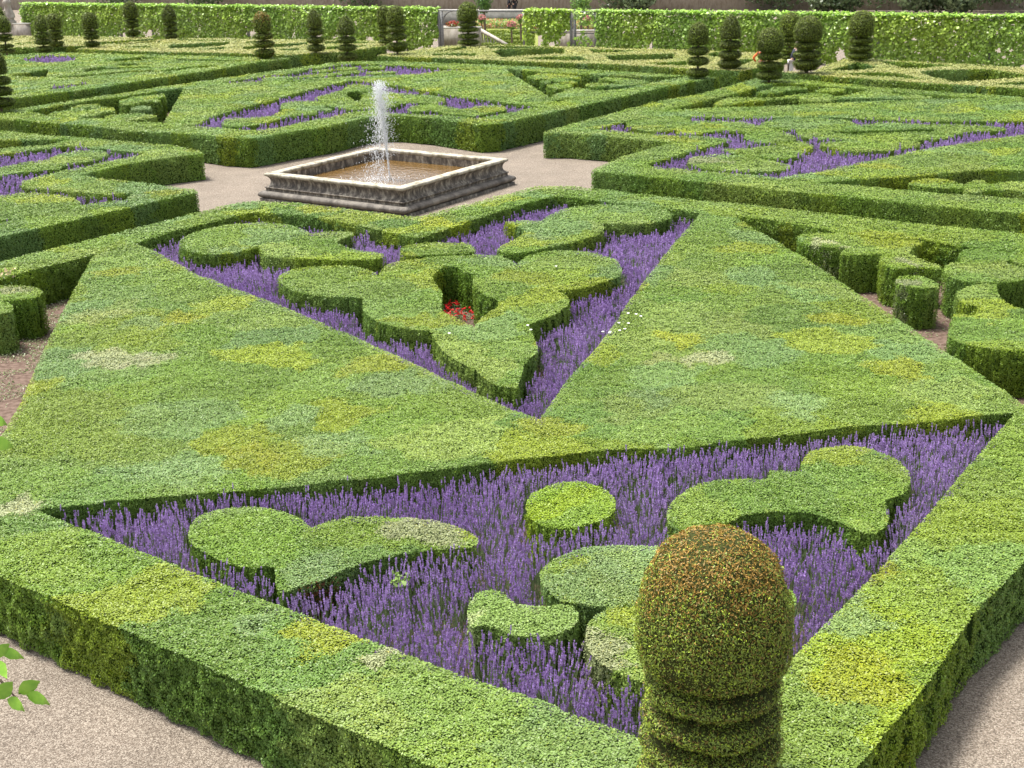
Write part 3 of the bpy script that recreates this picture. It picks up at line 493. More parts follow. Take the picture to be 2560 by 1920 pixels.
def yew(px, ytop, ydome, hw, discs, ybase, label, plane=H, dhw=None, brown=0., tone=1., shape='bullet', taper=False, big=False, xy=None, tint=None):
    xy = bp(px, ybase, plane) if xy is None else xy
    d = depth([xy[0], xy[1], plane+1]); k = d/FPX
    z = lambda y: zat(xy, px, y)
    el = math.asin(min(.9, (CZ-1.7)/math.hypot(xy[0], xy[1], CZ-1.7))); fr = hw*math.sin(el)
    e = bpy.data.objects.new('topiary_tree', None); link(e); e.location = (xy[0], xy[1], 0); tag(e, label, 'topiary tree', 'tiered yew topiaries')
    R = hw*k*(.965 if big else 1); D = (dhw or hw)*k; s = .023 if big else max(.03, 1.5*d/(FPX*.4)); loc = (xy[0], xy[1], 0)
    zt, zd = z(ytop+.10*fr), z(ydome-.86*fr); Hh = zt-zd
    def cf(P, zz, a):
        base = np.array([.115, .155, .026])*tone; n = len(P)
        if tint is not None: base = np.array(tint)
        c = np.tile(base, (n, 1))*(.72+.55*rng.random((n, 1)))
        g = vnoise(a*2.2+px, zz*3, 33); c = c*(.8+.4*g[:, None])
        gr = rng.random(n) < .22; c[gr] = np.array([.20, .27, .022])*tone*(.7+.6*rng.random((gr.sum(), 1)))
        if brown:
            t = np.clip((zz-zd)/Hh, 0, 1); b = rng.random(n) < .8*brown*np.clip((t-.38)/.5+.8*(vnoise(a*3.1+1, zz*4, 35)-.5), 0, 1); c[b] = np.array([.34, .20, .04])*(.65+.6*rng.random((b.sum(), 1)))
            b = rng.random(n) < .16*brown; c[b] = np.array([.22, .15, .035])
        return c
    if shape == 'bullet': sh = [(0, .80), (.06, .92), (.15, .98), (.30, 1.), (.45, .985), (.6, .93), (.74, .82), (.85, .67), (.93, .49), (.98, .28), (1., .0)]
    elif shape == 'cone': sh = [(0, .78), (.03, .95), (.12, 1.), (.3, .97), (.5, .87), (.68, .72), (.82, .54), (.92, .36), (.98, .18), (1, 0)]
    else: sh = [(0, .90), (.05, .97), (.14, 1.), (.3, 1.), (.42, .985), (.55, .93), (.68, .86), (.8, .76), (.9, .58), (.96, .38), (1, 0)] if big else [(0, .80), (.03, .93), (.07, .975), (.15, 1.), (.45, 1.), (.65, .95), (.8, .82), (.9, .62), (.97, .38), (1, 0)]
    leaflathe('dome', [(0, zd)]+[(R*q, zd+Hh*f) for f, q in sh], e, loc, cf, s)
    zs = [z(y-(.75 if big else .45)*fr) for y in discs]; gap = abs(zs[0]-zs[1]) if len(zs) > 1 else .3
    for i, zc in enumerate(zs):
        Di = D*((.93 if not big else .90)+.07*i/(max(1, len(zs)-1))); hgt = gap*(.40 if not big else .43); low = taper and i == len(zs)-1
        lo = zc-hgt*(1.9 if low else 1.)
        leaflathe('tier', [(Di*.5, lo), (Di*.8, lo+hgt*.25), (Di*.96, lo+hgt*.6), (Di, zc), (Di*.97, zc+hgt*.35), (Di*.86, zc+hgt*.7), (Di*.66, zc+hgt*.92), (Di*.3, zc+hgt*.96)] if big else [(Di*.08, lo), (Di*(.3 if low else .72), lo+hgt*.12), (Di*(.72 if low else .93), lo+hgt*.55), (Di*1., zc), (Di*.97, zc+hgt*.35), (Di*.82, zc+hgt*.78), (Di*.5, zc+hgt*.96), (Di*.1, zc+hgt)], e, loc, cf, s)
    V, Fc = lathe_pts([(R*.12, 0), (R*.10, zd+.05)], 10); mesh('trunk', V, Fc, [M_wood], parent=e)
    return e
Y = 'yew topiary with '
yew(7, 17, 40, 14, [48, 56, 64], 95, 'dark yew dome peeking over another at the upper left corner', shape='cone')
yew(17, 39, 82, 19, [90, 99, 116, 128], 131, 'yew with rounded dome over four tiers at the left edge, in front of a statue', dhw=21)
yew(112, 35, 78, 18, [89, 105, 123], 131, 'thin-stemmed yew with conical dome and three saucers, paired with a rounder yew at its right', dhw=22, shape='cone')
yew(142, 33, 72, 20, [82, 95, 109], 116, 'yew with round dome standing just behind the conical thin-stemmed one', shape='round', taper=True, tone=1.15)
yew(232, 30, 73, 20, [82, 94, 109], 118, 'yew with blunt round dome, third group from the left, alone', shape='round', taper=True)
yew(334, 4, 45, 19, [53, 65, 82], 93, 'tall yew with barrel dome touching the top of the vine wall, left half', shape='round', taper=True, dhw=18, tone=.85)
yew(429, 10, 51, 18, [60, 75, 91], 96, 'slender dark yew with pointed dome in front of the vine wall, left half', shape='cone', tone=.8)
yew(5, 127, 188, 28, [204, 230, 258], 285, 'large dark yew cut by the left edge of the picture, on a bare trunk', dhw=36, shape='round', tone=.8)
yew(663, 28, 80, 23, [91, 111, 132], 146, 'yew with golden-brown dome at the end of the straight hedge', dhw=27, brown=.7, taper=True, tone=1.2)
yew(791, 21, 71, 20, [81, 101, 120], 132, 'thin-stemmed yew with pointed dome between the golden-brown one and a shorter one', dhw=23, shape='cone', tone=.95)
yew(870, 38, 87, 22, [101, 120, 142], 154, 'short thin-stemmed yew with pointed dome directly above the water jet, left', dhw=25, shape='cone', tone=.9)
yew(963, 13, 62, 17, [67, 78, 90, 104], 112, 'yew half hidden behind a rounder yew above the water jet', shape='round')
yew(994, 14, 62, 22, [74, 93, 116], 135, 'yew with square-shouldered dome and thick tiers above the water jet', dhw=27, shape='round', taper=True, tone=1.1)
yew(1172, 5, 54, 26, [62, 75, 91, 106], 114, 'stout yew with four thick tiers in front of the trellis arch', dhw=27, tone=1.1)
yew(1749, 55, 113, 26, [129, 154, 183], 194, xy=bp(1744, 195, HF), label= 'thin-stemmed yew with round dome and three spaced saucers, leftmost of the right group', dhw=29, shape='bullet', tone=.95)
yew(1827, 36, 98, 26, [113, 138, 160], 176, xy=bp(1824, 171, H), label='thin-stemmed yew with pointed dome, second of the right group', dhw=30, shape='cone', tone=.8)
yew(1922, 68, 132, 33, [142, 166, 190], 204, 'yew with round dome hiding a person in orange', dhw=32, tone=1.)
yew(1973, 31, 88, 26, [96, 109, 126, 142], 140, 'bright yew with round dome behind the stout yew of the right group', shape='round', tone=1.3)
yew(2016, 39, 104, 35, [115, 138, 161], 182, 'stout yew with tall dome hiding a person in a dark jacket', dhw=36, taper=True, tone=.95)
yew(2149, 26, 92, 31, [103, 122, 140], 151, 'stout yew with tall dome, rightmost against the vine wall', dhw=32, tone=1.05)
# foreground yew
q = ray(1785, 1560); tt = (2.38-CZ)/q[2]; xyb = np.array([q[0]*tt, q[1]*tt])
yew(1785, 1322, 1742, 196, [1782, 1852, 1928, 2012], 2200, 'big foreground yew topiary with orange-brown dome on the corner of the near hedge', dhw=192, brown=1., big=True, xy=xyb, tone=1.7, shape='round')
# ------------------------------------------------------------------ fountain
zr = .80
RC = [bp(658, 433, zr), bp(1005, 469, zr), bp(1274, 399, zr), bp(940, 366, zr)]
cen = sum(RC)/4; fe = bpy.data.objects.new('fountain_basin', None); link(fe); fe.location = (cen[0], cen[1], 0)
tag(fe, 'square weathered stone basin with moulded foot in the middle of the gravel', 'fountain')
RCl = [c-cen for c in RC]; half = np.mean([np.linalg.norm(c) for c in RCl])
ang0 = math.atan2(*(RCl[1][::-1])); 
cor = [np.array([math.cos(ang0-math.pi/2+k*math.pi/2), math.sin(ang0-math.pi/2+k*math.pi/2)])*half for k in range(4)]
if np.linalg.norm(cor[1]-RCl[1]) > 1: cor = RCl
def ring(name, prof, mat, parent, closed=False, bev=0.0, jit=0., nseg=24):
    """square ring swept along the basin; prof = [(outward offset m, z)]"""
    V = []; F = []; P4 = np.array(cor); ctr = np.zeros(2)
    sgn = P4/np.linalg.norm(P4, axis=1, keepdims=True); m_ = len(prof)
    stations = []
    for i in range(4):
        for j in range(nseg): stations.append((i, j/nseg))
    rr = random.Random(5)
    for i, f in stations:
        a, b = P4[i], P4[(i+1) % 4]
        sa, sb = sgn[i]*math.sqrt(2), sgn[(i+1) % 4]*math.sqrt(2)
        e = 0 if f == 0 else rr.uniform(-jit, jit); e2 = rr.uniform(-jit, jit)*.5
        for d, z in prof:
            p = (a+sa*d)*(1-f)+(b+sb*d)*f; n = unit((sa+sb)); V.append((p[0]+n[0]*e, p[1]+n[1]*e, z+e2))
    ns = len(stations)
    for i in range(ns):
        j = (i+1) % ns
        for k in range(m_ if closed else m_-1):
            l = (k+1) % m_; F.append((i*m_+k, j*m_+k, j*m_+l, i*m_+l))
    o = mesh(name, V, F, [mat], parent=parent)
    return o
ring('rim', [(-.30, .70), (-.30, .785), (-.29, .80), (-.02, .80), (0, .785), (0, .74), (-.03, .715), (-.06, .70)], M_rim, fe, True, jit=.007)
ring('inner_wall', [(-.30, .699), (-.27, .05)], M_base, fe)
cav = [(-.063, .699), (-.10, .66), (-.125, .60), (-.13, .53), (-.10, .46), (-.05, .43), (-.05, .405), (.01, .40), (.01, .375), (-.02, .37), (-.02, .30), (.0, .29)]
ring('basin_wall', cav, M_base, fe)
tor = [(.0, .285)]+[(.0+.165*math.sin(t)*1., .185+.105*math.cos(t)) for t in np.linspace(.25, math.pi-.1, 9)]
ring('torus_moulding', tor, M_torus, fe, nseg=8)
ring('plinth', [(.03, .085), (.13, .08), (.14, -.02)], M_base, fe)
# joints cut across the rim: thin dark grooves
mt_w, nt, out = newmat('brown_water'); p = N(nt, 'ShaderNodeBsdfPrincipled'); p.inputs['Base Color'].default_value = (.13, .075, .022, 1); p.inputs['Roughness'].default_value = .08
g = N(nt, 'ShaderNodeNewGeometry'); nz = N(nt, 'ShaderNodeTexNoise'); nz.inputs['Scale'].default_value = 5.; nz.inputs['Detail'].default_value = 4; nt.links.new(g.outputs['Position'], nz.inputs['Vector'])
b = N(nt, 'ShaderNodeBump'); b.inputs['Strength'].default_value = .55; b.inputs['Distance'].default_value = .08; nt.links.new(nz.outputs['Fac'], b.inputs['Height']); nt.links.new(b.outputs[0], p.inputs['Normal']); nt.links.new(p.outputs[0], out.inputs[0])
zw = .47
ins = [c-unit(c)*.26*math.sqrt(2) for c in cor]
w = mesh('water', [(c[0], c[1], zw) for c in ins], [(0, 1, 2, 3)], [mt_w]); w.location = (cen[0], cen[1], 0); w['kind'] = 'structure'
mt_j, nt, out = newmat('falling_water'); p = N(nt, 'ShaderNodeBsdfPrincipled'); p.inputs['Base Color'].default_value = (.92, .94, .96, 1); p.inputs['Roughness'].default_value = .15; p.inputs['Transmission Weight'].default_value = .0; p.inputs['IOR'].default_value = 1.33
tl = N(nt, 'ShaderNodeBsdfTranslucent'); tl.inputs[0].default_value = (.95, .96, .97, 1); mx = N(nt, 'ShaderNodeMixShader'); mx.inputs[0].default_value = .35; nt.links.new(p.outputs[0], mx.inputs[1]); nt.links.new(tl.outputs[0], mx.inputs[2]); nt.links.new(mx.outputs[0], out.inputs[0])
jxy = bp(975, 448, zw); jt = zat(jxy, 958, 203); jh = jt-zw
def drops(P, r, st=None):
    n = len(P); r = np.asarray(r)[:, None]; st = np.ones((n, 1)) if st is None else np.asarray(st)[:, None]
    o = np.array([[1, 0, 0], [0, 1, 0], [-1, 0, 0], [0, -1, 0], [0, 0, 1], [0, 0, -1.]]); V = P[:, None, :]+o[None]*r[:, :, None]*np.stack([np.ones((n, 6)), np.ones((n, 6)), np.repeat(st, 6, 1)], 2)
    F = np.array([[0, 1, 4], [1, 2, 4], [2, 3, 4], [3, 0, 4], [1, 0, 5], [2, 1, 5], [3, 2, 5], [0, 3, 5]]); return V[:, F].reshape(-1, 3, 3)
lx = -R_[0]  # spray drifts to the left of the picture
pr = []; n = 3000; t = rng.random(n)**.7; x = rng.normal(0, 1, n)*(.012+.115*t**1.8); y = rng.normal(0, 1, n)*(.012+.10*t**1.8); zz = zw+jh*np.clip(t+rng.normal(0, .012, n), 0, 1.01)
drift = -.16*t
P1 = np.c_[x+drift, y, zz]; r1 = rng.uniform(.004, .011, n)*(.7+.6*t)
n2 = 1800; t = rng.random(n2); xf = -.10-rng.gamma(2., .13, n2)*(1.15-t*.8); yf = rng.normal(0, .17, n2); P2 = np.c_[xf, yf, zw+jh*.93*t**.85]; r2 = rng.uniform(.0035, .010, n2)
n3 = 700; P3 = np.c_[rng.normal(.05, .12, n3), rng.normal(0, .14, n3), zw+jh*rng.uniform(.25, .95, n3)]; r3 = rng.uniform(.003, .010, n3)
n4 = 500; P4 = np.c_[rng.normal(-.3, .45, n4), rng.normal(-.05, .4, n4), zw+np.abs(rng.normal(0, .03, n4))]; r4 = rng.uniform(.004, .016, n4)
dq = np.concatenate([drops(P1, r1, rng.uniform(1, 2.6, n)), drops(P2, r2, rng.uniform(1.5, 5., n2)), drops(P3, r3, rng.uniform(1, 3, n3)), drops(P4, r4)])
V, Fc = lathe_pts([(.014, zw), (.013, zw+.4*jh), (.014, zw+.6*jh), (.010, zw+.72*jh), (.002, zw+.76*jh)], 10); V = [(a-.16*(c-zw)/jh, b_, c) for a, b_, c in V]
j = mesh('water_jet', V, Fc, [mt_j], leaves=dq, lcol=np.ones((len(dq), 3)), lmat=0); j.location = (jxy[0], jxy[1], 0); tag(j, 'white fountain jet and falling spray rising from the basin', 'water jet', None, 'stuff')
nv, nf = lathe_pts([(.05, zw-.05), (.05, zw+.03), (.03, zw+.05), (.001, zw+.05)], 12); nz_ = mesh('nozzle', nv, nf, [M_base]); nz_.location = (jxy[0]-cen[0], jxy[1]-cen[1], 0); nz_.parent = fe
# ------------------------------------------------------------------ flowers
M_petal = leafmat('petals', .5, .3, .3, .4)
def flower_plant(px, py, n, h, r, pc, label, name='flowering_plant', cat='flower', leafc=(.10, .18, .05), fs=.035, z0=.006, heads=12):
    xy = bp(px, py, z0+h*.6); e = bpy.data.objects.new(name, None); link(e); e.location = (xy[0], xy[1], z0); tag(e, label, cat)
    P = np.c_[rng.normal(0, r*.5, (n, 2)), rng.uniform(.02, h*.9, n)]; c = np.tile(leafc, (n, 1))*rng.uniform(.6, 1.3, (n, 1))
    mesh('foliage', np.zeros((0, 3)), [], [M_leaf], None, np.zeros((0, 3)), leafquads(P, np.tile([0, 0, 1.], (n, 1)), np.full(n, fs*.9), .5, 1.2), c, 0, e)
    hp = np.c_[rng.normal(0, r*.5, (heads, 2)), rng.uniform(h*.7, h*1.05, heads)]; P = np.repeat(hp, 9, 0)+rng.normal(0, fs*.4, (heads*9, 3)); c = np.tile(pc, (len(P), 1))*rng.uniform(.7, 1.2, (len(P), 1))
    mesh('blossom', np.zeros((0, 3)), [], [M_petal], None, np.zeros((0, 3)), leafquads(P, np.tile([0, 0, 1.], (len(P), 1)), np.full(len(P), fs), .8, 1.), c, 0, e)
for px, py in ((1137, 762), (1116, 775), (1143, 783), (1168, 792), (1130, 790)):
    flower_plant(px, py, 120, .16, .22, (.62, .015, .02), 'low red-flowered plants in the eye of the box heart', heads=8, fs=.045)
bpy.context.view_layer.update()
for o in C.objects:
    if o.name.startswith('flowering_plant'): o['group'] = 'red flowers in the eye of the heart'
flower_plant(12, 700, 240, .5, .35, (.62, .50, .30), 'cream-flowered rose bush at the left edge between hedge and box block', 'rose_bush', 'rose', fs=.05, z0=.45)
for i, (px, py) in enumerate([(1570, 785), (1590, 787), (1602, 792), (1547, 809), (1571, 810), (1562, 824), (1549, 828), (1525, 831), (1507, 831), (1524, 834), (1319, 815), (1327, 826), (1390, 667), (1123, 835)]):
    xy = bp(px, py, H+.03); V = [(0, 0, -.03)]; Fc = []
    for k in range(10): a = k*math.pi/5; V.append((.026*math.cos(a), .026*math.sin(a), .006*(k % 2)))
    for k in range(10): Fc.append((0, 1+k, 1+(k+1) % 10))
    o = mesh('bindweed_flower', V, Fc, [plain('white_petal', (.85, .84, .82), .5) if i == 0 else bpy.data.materials['white_petal']]); o.location = (xy[0], xy[1], H+.045); tag(o, 'small white bindweed flower open on the clipped box', 'flower', 'white bindweed flowers')
# green weed standing in the nearest lavender
flower_plant(1012, 1488, 60, .8, .07, (.22, .34, .08), 'single pale green weed standing out of the nearest lavender', 'weed', 'weed', (.2, .32, .08), .06, z0=.1, heads=5)
# ------------------------------------------------------------------ foreground twig with leaves
def twig():
    d0 = 3.3
    def at(px, py, d=d0): r = ray(px, py); return CAM+r*d
    e = bpy.data.objects.new('tree_branch', None); link(e); b0 = at(-60, 1640); e.location = tuple(b0); tag(e, 'leafy branch tip with serrated green leaves reaching in at the lower left edge', 'branch')
    def tube(p, q, r): 
        p, q = np.array(p)-b0, np.array(q)-b0; a = unit(q-p); u = unit(np.cross(a, [0.1, .2, 1])); v = np.cross(a, u); V = []
        for c, rr in ((p, r), (q, r*.6)):
            for k in range(6): t_ = k*math.pi/3; V.append(c+u*rr*math.cos(t_)+v*rr*math.sin(t_))
        return V, [(k, (k+1) % 6, 6+(k+1) % 6, 6+k) for k in range(6)]
    segs = [((-200, 1560), (-60, 1640)), ((-60, 1640), (0, 1700)), ((0, 1700), (40, 1745)), ((-60, 1640), (0, 1650)), ((-200, 1560), (-100, 1120)), ((-100, 1120), (-10, 1110)), ((-100, 1120), (-15, 1065))]
    V, Fc = [], []
    for a, b_ in segs:
        v, f = tube(at(*a), at(*b_), .0035); n0 = len(V); V += v; Fc += [tuple(i+n0 for i in q_) for q_ in f]
    mesh('twig', V, Fc, [M_wood], parent=e)
    lm = plain('elm_leaf', (.16, .36, .03), .35, c2=(.26, .48, .05), scale=30., spec=.5)
    for (x0, y0, x1, y1, w) in [(-14, 1648, 24, 1612, .34), (2, 1634, 60, 1648, .33), (-8, 1655, 18, 1700, .42), (-6, 1752, 32, 1707, .40), (46, 1738, 100, 1706, .36), (66, 1740, 125, 1764, .36), (18, 1750, 62, 1780, .42), (-20, 1110, 34, 1120, .4), (-25, 1050, 18, 1064, .4)]:
        p = at(x0, y0)-b0; q_ = at(x1, y1, d0-.02)-b0; ax = q_-p; L = np.linalg.norm(ax); side = unit(np.cross(ax, -F_))*.9+F_*.25; V = [p]; n_ = 7; Lf = []; Rt = []; Md = []
        for k in range(n_+1):
            t = k/n_; wd = math.sin(math.pi*min(1, t**.8))*w*L*.72*(1+.10*(k % 2)); c = p+ax*t+D_*(.10*L*math.sin(math.pi*t)*-.4); Md.append(c); Lf.append(c+side*wd+D_*(-.05*L)); Rt.append(c-side*wd+D_*(-.05*L))
        V = Md+Lf+Rt; Fc = []; a = n_+1
        for k in range(n_): Fc += [(k, k+1, a+k+1, a+k), (k+1, k, 2*a+k, 2*a+k+1)]
        mesh('leaf', V, Fc, [lm], parent=e, smoothf=True)
twig()
# ------------------------------------------------------------------ trellis, far garden
def box(V, F, c, s, rot=None):
    n0 = len(V); hx, hy, hz = s[0]/2, s[1]/2, s[2]/2
    ux = np.array(rot) if rot is not None else np.array([1., 0.]); uy = np.array([-ux[1], ux[0]])
    for dx, dy, dz in ((-1, -1, -1), (1, -1, -1), (1, 1, -1), (-1, 1, -1), (-1, -1, 1), (1, -1, 1), (1, 1, 1), (-1, 1, 1)):
        p = np.array(c[:2])+ux*dx*hx+uy*dy*hy; V.append((p[0], p[1], c[2]+dz*hz))
    F += [tuple(n0+i for i in f) for f in ((0, 3, 2, 1), (4, 5, 6, 7), (0, 1, 5, 4), (1, 2, 6, 5), (2, 3, 7, 6), (3, 0, 4, 7))]
ta, tb = bp(75, 95, 0), bp(2560, 179, 0); tdir = unit(tb-ta); tn = np.array([-tdir[1], tdir[0]]); 
if tn[1] < 0: tn = -tn
def onwall(px):  # parameter along the wall
    lo, hi = -40., 140.
    for _ in range(40):
        m_ = (lo+hi)/2; P = np.array([*(ta+tdir*m_), 1.5]); x = proj(P[None])[0][0]
        if x < px: lo = m_
        else: hi = m_
    return (lo+hi)/2
HT = 2.62
def trellis(pa, pb, label, dens, ztop=HT, gaps=0.25, bright=(.29, .46, .075), posts=None, arch=False, zlo=.05, cover=1., th=.55):
    a, b_ = onwall(pa), onwall(pb); L = b_-a; o0 = ta+tdir*a; e = bpy.data.objects.new('vine_trellis', None); link(e); e.location = (o0[0], o0[1], 0); tag(e, label, 'trellis', 'vine-covered trellis along the garden')
    pp = posts if posts is not None else [pa+(pb-pa)*i/max(1, round(L/3)) for i in range(max(1, round(L/3))+1)]
    for q_ in pp:
        t = onwall(q_)-a; V, Fc = [], []; box(V, Fc, (*(tdir*t), HT/2-.06), (.14, .14, HT-.12), tdir); mesh('post', V, Fc, [M_grey], parent=e)
    V, Fc = [], []; box(V, Fc, (*(tdir*L/2), HT-.08), (L, .10, .10), tdir); mesh('beam', V, Fc, [M_grey], parent=e)
    if not arch:
        V, Fc = [], []; box(V, Fc, (*(tdir*L/2+tn*.0), 1.35), (L, .06, .06), tdir); mesh('rail', V, Fc, [M_grey], parent=e)
    if dens:
        n = int(L*ztop*dens*1.5); al = rng.uniform(0, L, n); z = zlo+(ztop+.02-zlo)*rng.random(n)**.9; cv = vnoise((al+a)*1.1, z*1.3, 70)*.6+vnoise((al+a)*3.3, z*3., 71)*.4+.25*(z/ztop)**2
        keep = cv > gaps*cover; al, z = al[keep], z[keep]; n = len(al)
        dpt = rng.choice([0, 0, .3], n)-.25*np.clip(1-np.abs(z-1.9)/2.4, .2, 1)*(.5+vnoise(al*1.7, z*1.7, 72))+rng.normal(0, .08, n)
        zz = z+.10*(vnoise(al*2.1, al*0, 73)-.5)*(z > ztop*.85)
        P = np.c_[tdir[0]*al+tn[0]*dpt, tdir[1]*al+tn[1]*dpt, zz]; hang = np.tile([-tn[0], -tn[1], .55], (n, 1))
        m2 = z > ztop-.28; hang[m2] += np.array([0, 0, 1.2])
        c = np.tile(bright, (n, 1))*(.55+.9*rng.random((n, 1))); yv = vnoise((al+a)*.35, z*.5, 75)[:, None]; c = c*(1-.5*yv)+c*np.array([1.5, 1.15, .6])*.5*yv
        # flat-topped overhang
        nt_ = int(L*th*dens*.9); al2 = rng.uniform(0, L, nt_); d2 = rng.uniform(-.35, .35, nt_); P2 = np.c_[tdir[0]*al2+tn[0]*d2, tdir[1]*al2+tn[1]*d2, ztop+rng.normal(0, .05, nt_)+.09*(vnoise(al2*1.9, d2*2, 74)-.3)]
        c2 = np.tile(np.array(bright)*1.15, (nt_, 1))*(.6+.8*rng.random((nt_, 1)))
        P = np.concatenate([P, P2]); hang = np.concatenate([hang, np.tile([0, 0, 1.], (nt_, 1))]); c = np.concatenate([c, c2])
        s_ = rng.uniform(.10, .20, len(P)); mesh('vine_foliage', np.zeros((0, 3)), [], [M_vine], None, np.zeros((0, 3)), leafquads(P, hang, s_, .85, .7), c, 0, e); global NL; NL += len(P)
trellis(60, 1098, 'long vine-covered trellis wall left of the open arch', 330, gaps=.33)
trellis(1104, 1312, 'open weathered wooden arch of the trellis without leaves', 0, posts=[1105, 1311], arch=True)
trellis(1314, 1428, 'narrow vine-covered bay just right of the open arch', 300, gaps=.42, bright=(.32, .48, .06))
trellis(1436, 1492, 'half-open trellis bay with curved brace and few vines', 110, gaps=.55, posts=[1437, 1490])
trellis(1494, 2900, 'long vine-covered trellis wall right of the open arch', 330, gaps=.24)
for pxa, sgn, l in ((1105, 1, ''), (1490, -1, '')):   # curved braces
    a = onwall(pxa); V, Fc = [], []
    prev = None
    for k in range(7):
        t = k/6*math.pi/2; q_ = ta+tdir*(a+sgn*(.75*(1-math.cos(t))+.05)); zc = 1.75+.75*math.sin(t); r = .05
        ring4 = [(q_[0]-tn[0]*r-tdir[0]*r, q_[1]-tn[1]*r-tdir[1]*r, zc), (q_[0]-tn[0]*r+tdir[0]*r, q_[1]-tn[1]*r+tdir[1]*r, zc-.03), (q_[0]+tn[0]*r+tdir[0]*r, q_[1]+tn[1]*r+tdir[1]*r, zc-.03), (q_[0]+tn[0]*r-tdir[0]*r, q_[1]+tn[1]*r-tdir[1]*r, zc)]
        V += ring4
        if k: n0 = 4*(k-1); Fc += [(n0+i, n0+(i+1) % 4, n0+4+(i+1) % 4, n0+4+i) for i in range(4)]
    par = [o for o in C.objects if o.name.startswith('vine_trellis')][1 if sgn > 0 else 3]
    o = mesh('brace', [(v[0]-par.location[0], v[1]-par.location[1], v[2]) for v in V], Fc, [M_grey], parent=par)
# balustrades and walls beyond
def wall(pa, pb, ybase, h, label, name='stone_wall', th=.3, coping=True, off=0., mat=None, cat='wall', yb2=None):
    a = bp(pa, ybase, 0); b_ = bp(pb, yb2 if yb2 is not None else ybase, 0); L = np.linalg.norm(b_-a); u = unit(b_-a); e = bpy.data.objects.new(name, None); link(e); e.location = (a[0], a[1], 0); tag(e, label, cat)
    V, Fc = [], []; box(V, Fc, (*(u*L/2), h/2), (L, th, h), u); mesh('masonry', V, Fc, [mat or M_wall], parent=e)
    if coping: V, Fc = [], []; box(V, Fc, (*(u*L/2), h+.05), (L+.1, th+.14, .1), u); mesh('coping', V, Fc, [M_coping], parent=e)
    return e, a, u, L
zb1 = lambda px, yb, yt: zat(bp(px, yb, 0), px, yt)
wall(1098, 1202, 122, zb1(1130, 122, 71), 'low stone wall with pale coping seen through the left of the arch')
wall(1395, 1500, 126, zb1(1440, 126, 79), 'low stone wall with pale coping behind the half-open trellis bay')
wall(22, 78, 100, zb1(50, 100, 61), 'pinkish stone pier wall at the far left under the statue')
# sloping stair balustrade
def stair():
    a = bp(1200, 118, 0); b_ = bp(1272, 122, 0); L = np.linalg.norm(b_-a); u = unit(b_-a); zt = zat(a, 1200, 70); e = bpy.data.objects.new('stair_balustrade', None); link(e); e.location = (a[0], a[1], 0); tag(e, 'sloping stone stair balustrade with pale balusters beside the banded yew', 'balustrade')
    nv_ = np.array([-u[1], u[0]]); V = []
    for t, z in ((0, zt), (L, .25)):
        for s_, dz in ((-.13, 0), (.13, 0), (.13, -.16), (-.13, -.16)): p = u*t+nv_*s_; V.append((p[0], p[1], z+dz))
    mesh('handrail', V, [(0, 1, 5, 4), (1, 2, 6, 5), (2, 3, 7, 6), (3, 0, 4, 7), (0, 3, 2, 1), (4, 5, 6, 7)], [M_wall], parent=e)
    for i in range(9):
        t = (i+.5)/9; z = zt*(1-t)+.25*t-.16; p = u*L*t
        if z < .15: continue
        V, Fc = lathe_pts([(.07, 0), (.05, .1*z), (.085, .3*z), (.05, .65*z), (.045, .85*z), (.07, z)], 8); o = mesh('baluster', [(x+p[0], y+p[1], zz) for x, y, zz in V], Fc, [M_coping], parent=e, smoothf=True)
stair()
# potager: low yellow-green box lines
far_rows = [(1205, 1330, 108, 112), (1210, 1332, 100, 103), (1215, 1334, 94, 92), (1220, 1336, 87, 88), (1215, 1336, 81, 79), (1215, 1338, 76, 75), (1215, 1260, 90, 104), (1262, 1330, 84, 98), (1380, 1500, 38, 40), (1380, 1500, 32, 30)]
rowlab = ['nearest', 'second', 'third', 'fourth', 'fifth', 'farthest', 'left diagonal', 'right diagonal', 'lower distant', 'upper distant']
for (a_, b_, y0, y1), rl in zip(far_rows, rowlab):
    p0, p1 = bp(a_, y0, .3), bp(b_, y1, .3); u = unit(p1-p0); nn_ = np.array([-u[1], u[0]])*.16
    L4 = np.array([p0-nn_, p1-nn_, p1+nn_, p0+nn_]); 
    if np.cross(L4[1]-L4[0], L4[2]-L4[1]) < 0: L4 = L4[::-1]
    hedge('low_hedge', L4, [], .32, rl+' low yellow-green hedge line of the kitchen garden seen beyond the trellis', 'hedge', 'low kitchen garden hedges', tint=(.26, .30, .03))
sheet('vegetable_bed', loop('P', '1190,125 1345,128 1345,72 1190,70', 0), .01, plain('bed_plants', (.16, .20, .04), .9, c2=(.24, .26, .05), scale=6.))
def blobplants(px, py, r, h, n, cols, label, name, cat, z0=0., kind=None, s=.14, trunk=0., dens=None):
    xy = bp(px, py, z0); e = bpy.data.objects.new(name, None); link(e); e.location = (xy[0], xy[1], z0); tag(e, label, cat)
    u = unit(rng.normal(0, 1, (n, 3))); rr = (rng.random((n, 1))**.45)*(.75+.4*vnoise(u[:, 0:1]*3+px, u[:, 2:3]*3, 7)); P = u*rr*np.array([r, r, h/2])+np.array([0, 0, trunk+h/2]); c = np.array(cols)[rng.integers(0, len(cols), n)]*rng.uniform(.6, 1.3, (n, 1))
    mesh('crown' if trunk else 'foliage', np.zeros((0, 3)), [], [M_vine], None, np.zeros((0, 3)), leafquads(P, u, np.full(n, s), .8, .9), c, 0, e)
    if trunk:
        V, Fc = lathe_pts([(.06+.02*h, -z0), (.035+.01*h, trunk+h*.6)], 8); mesh('trunk', V, Fc, [M_wood], parent=e)
    return e
G1, G2, RD, PK, OR_, YL = (.13, .25, .05), (.20, .33, .06), (.45, .04, .035), (.5, .20, .18), (.36, .20, .06), (.38, .36, .08)
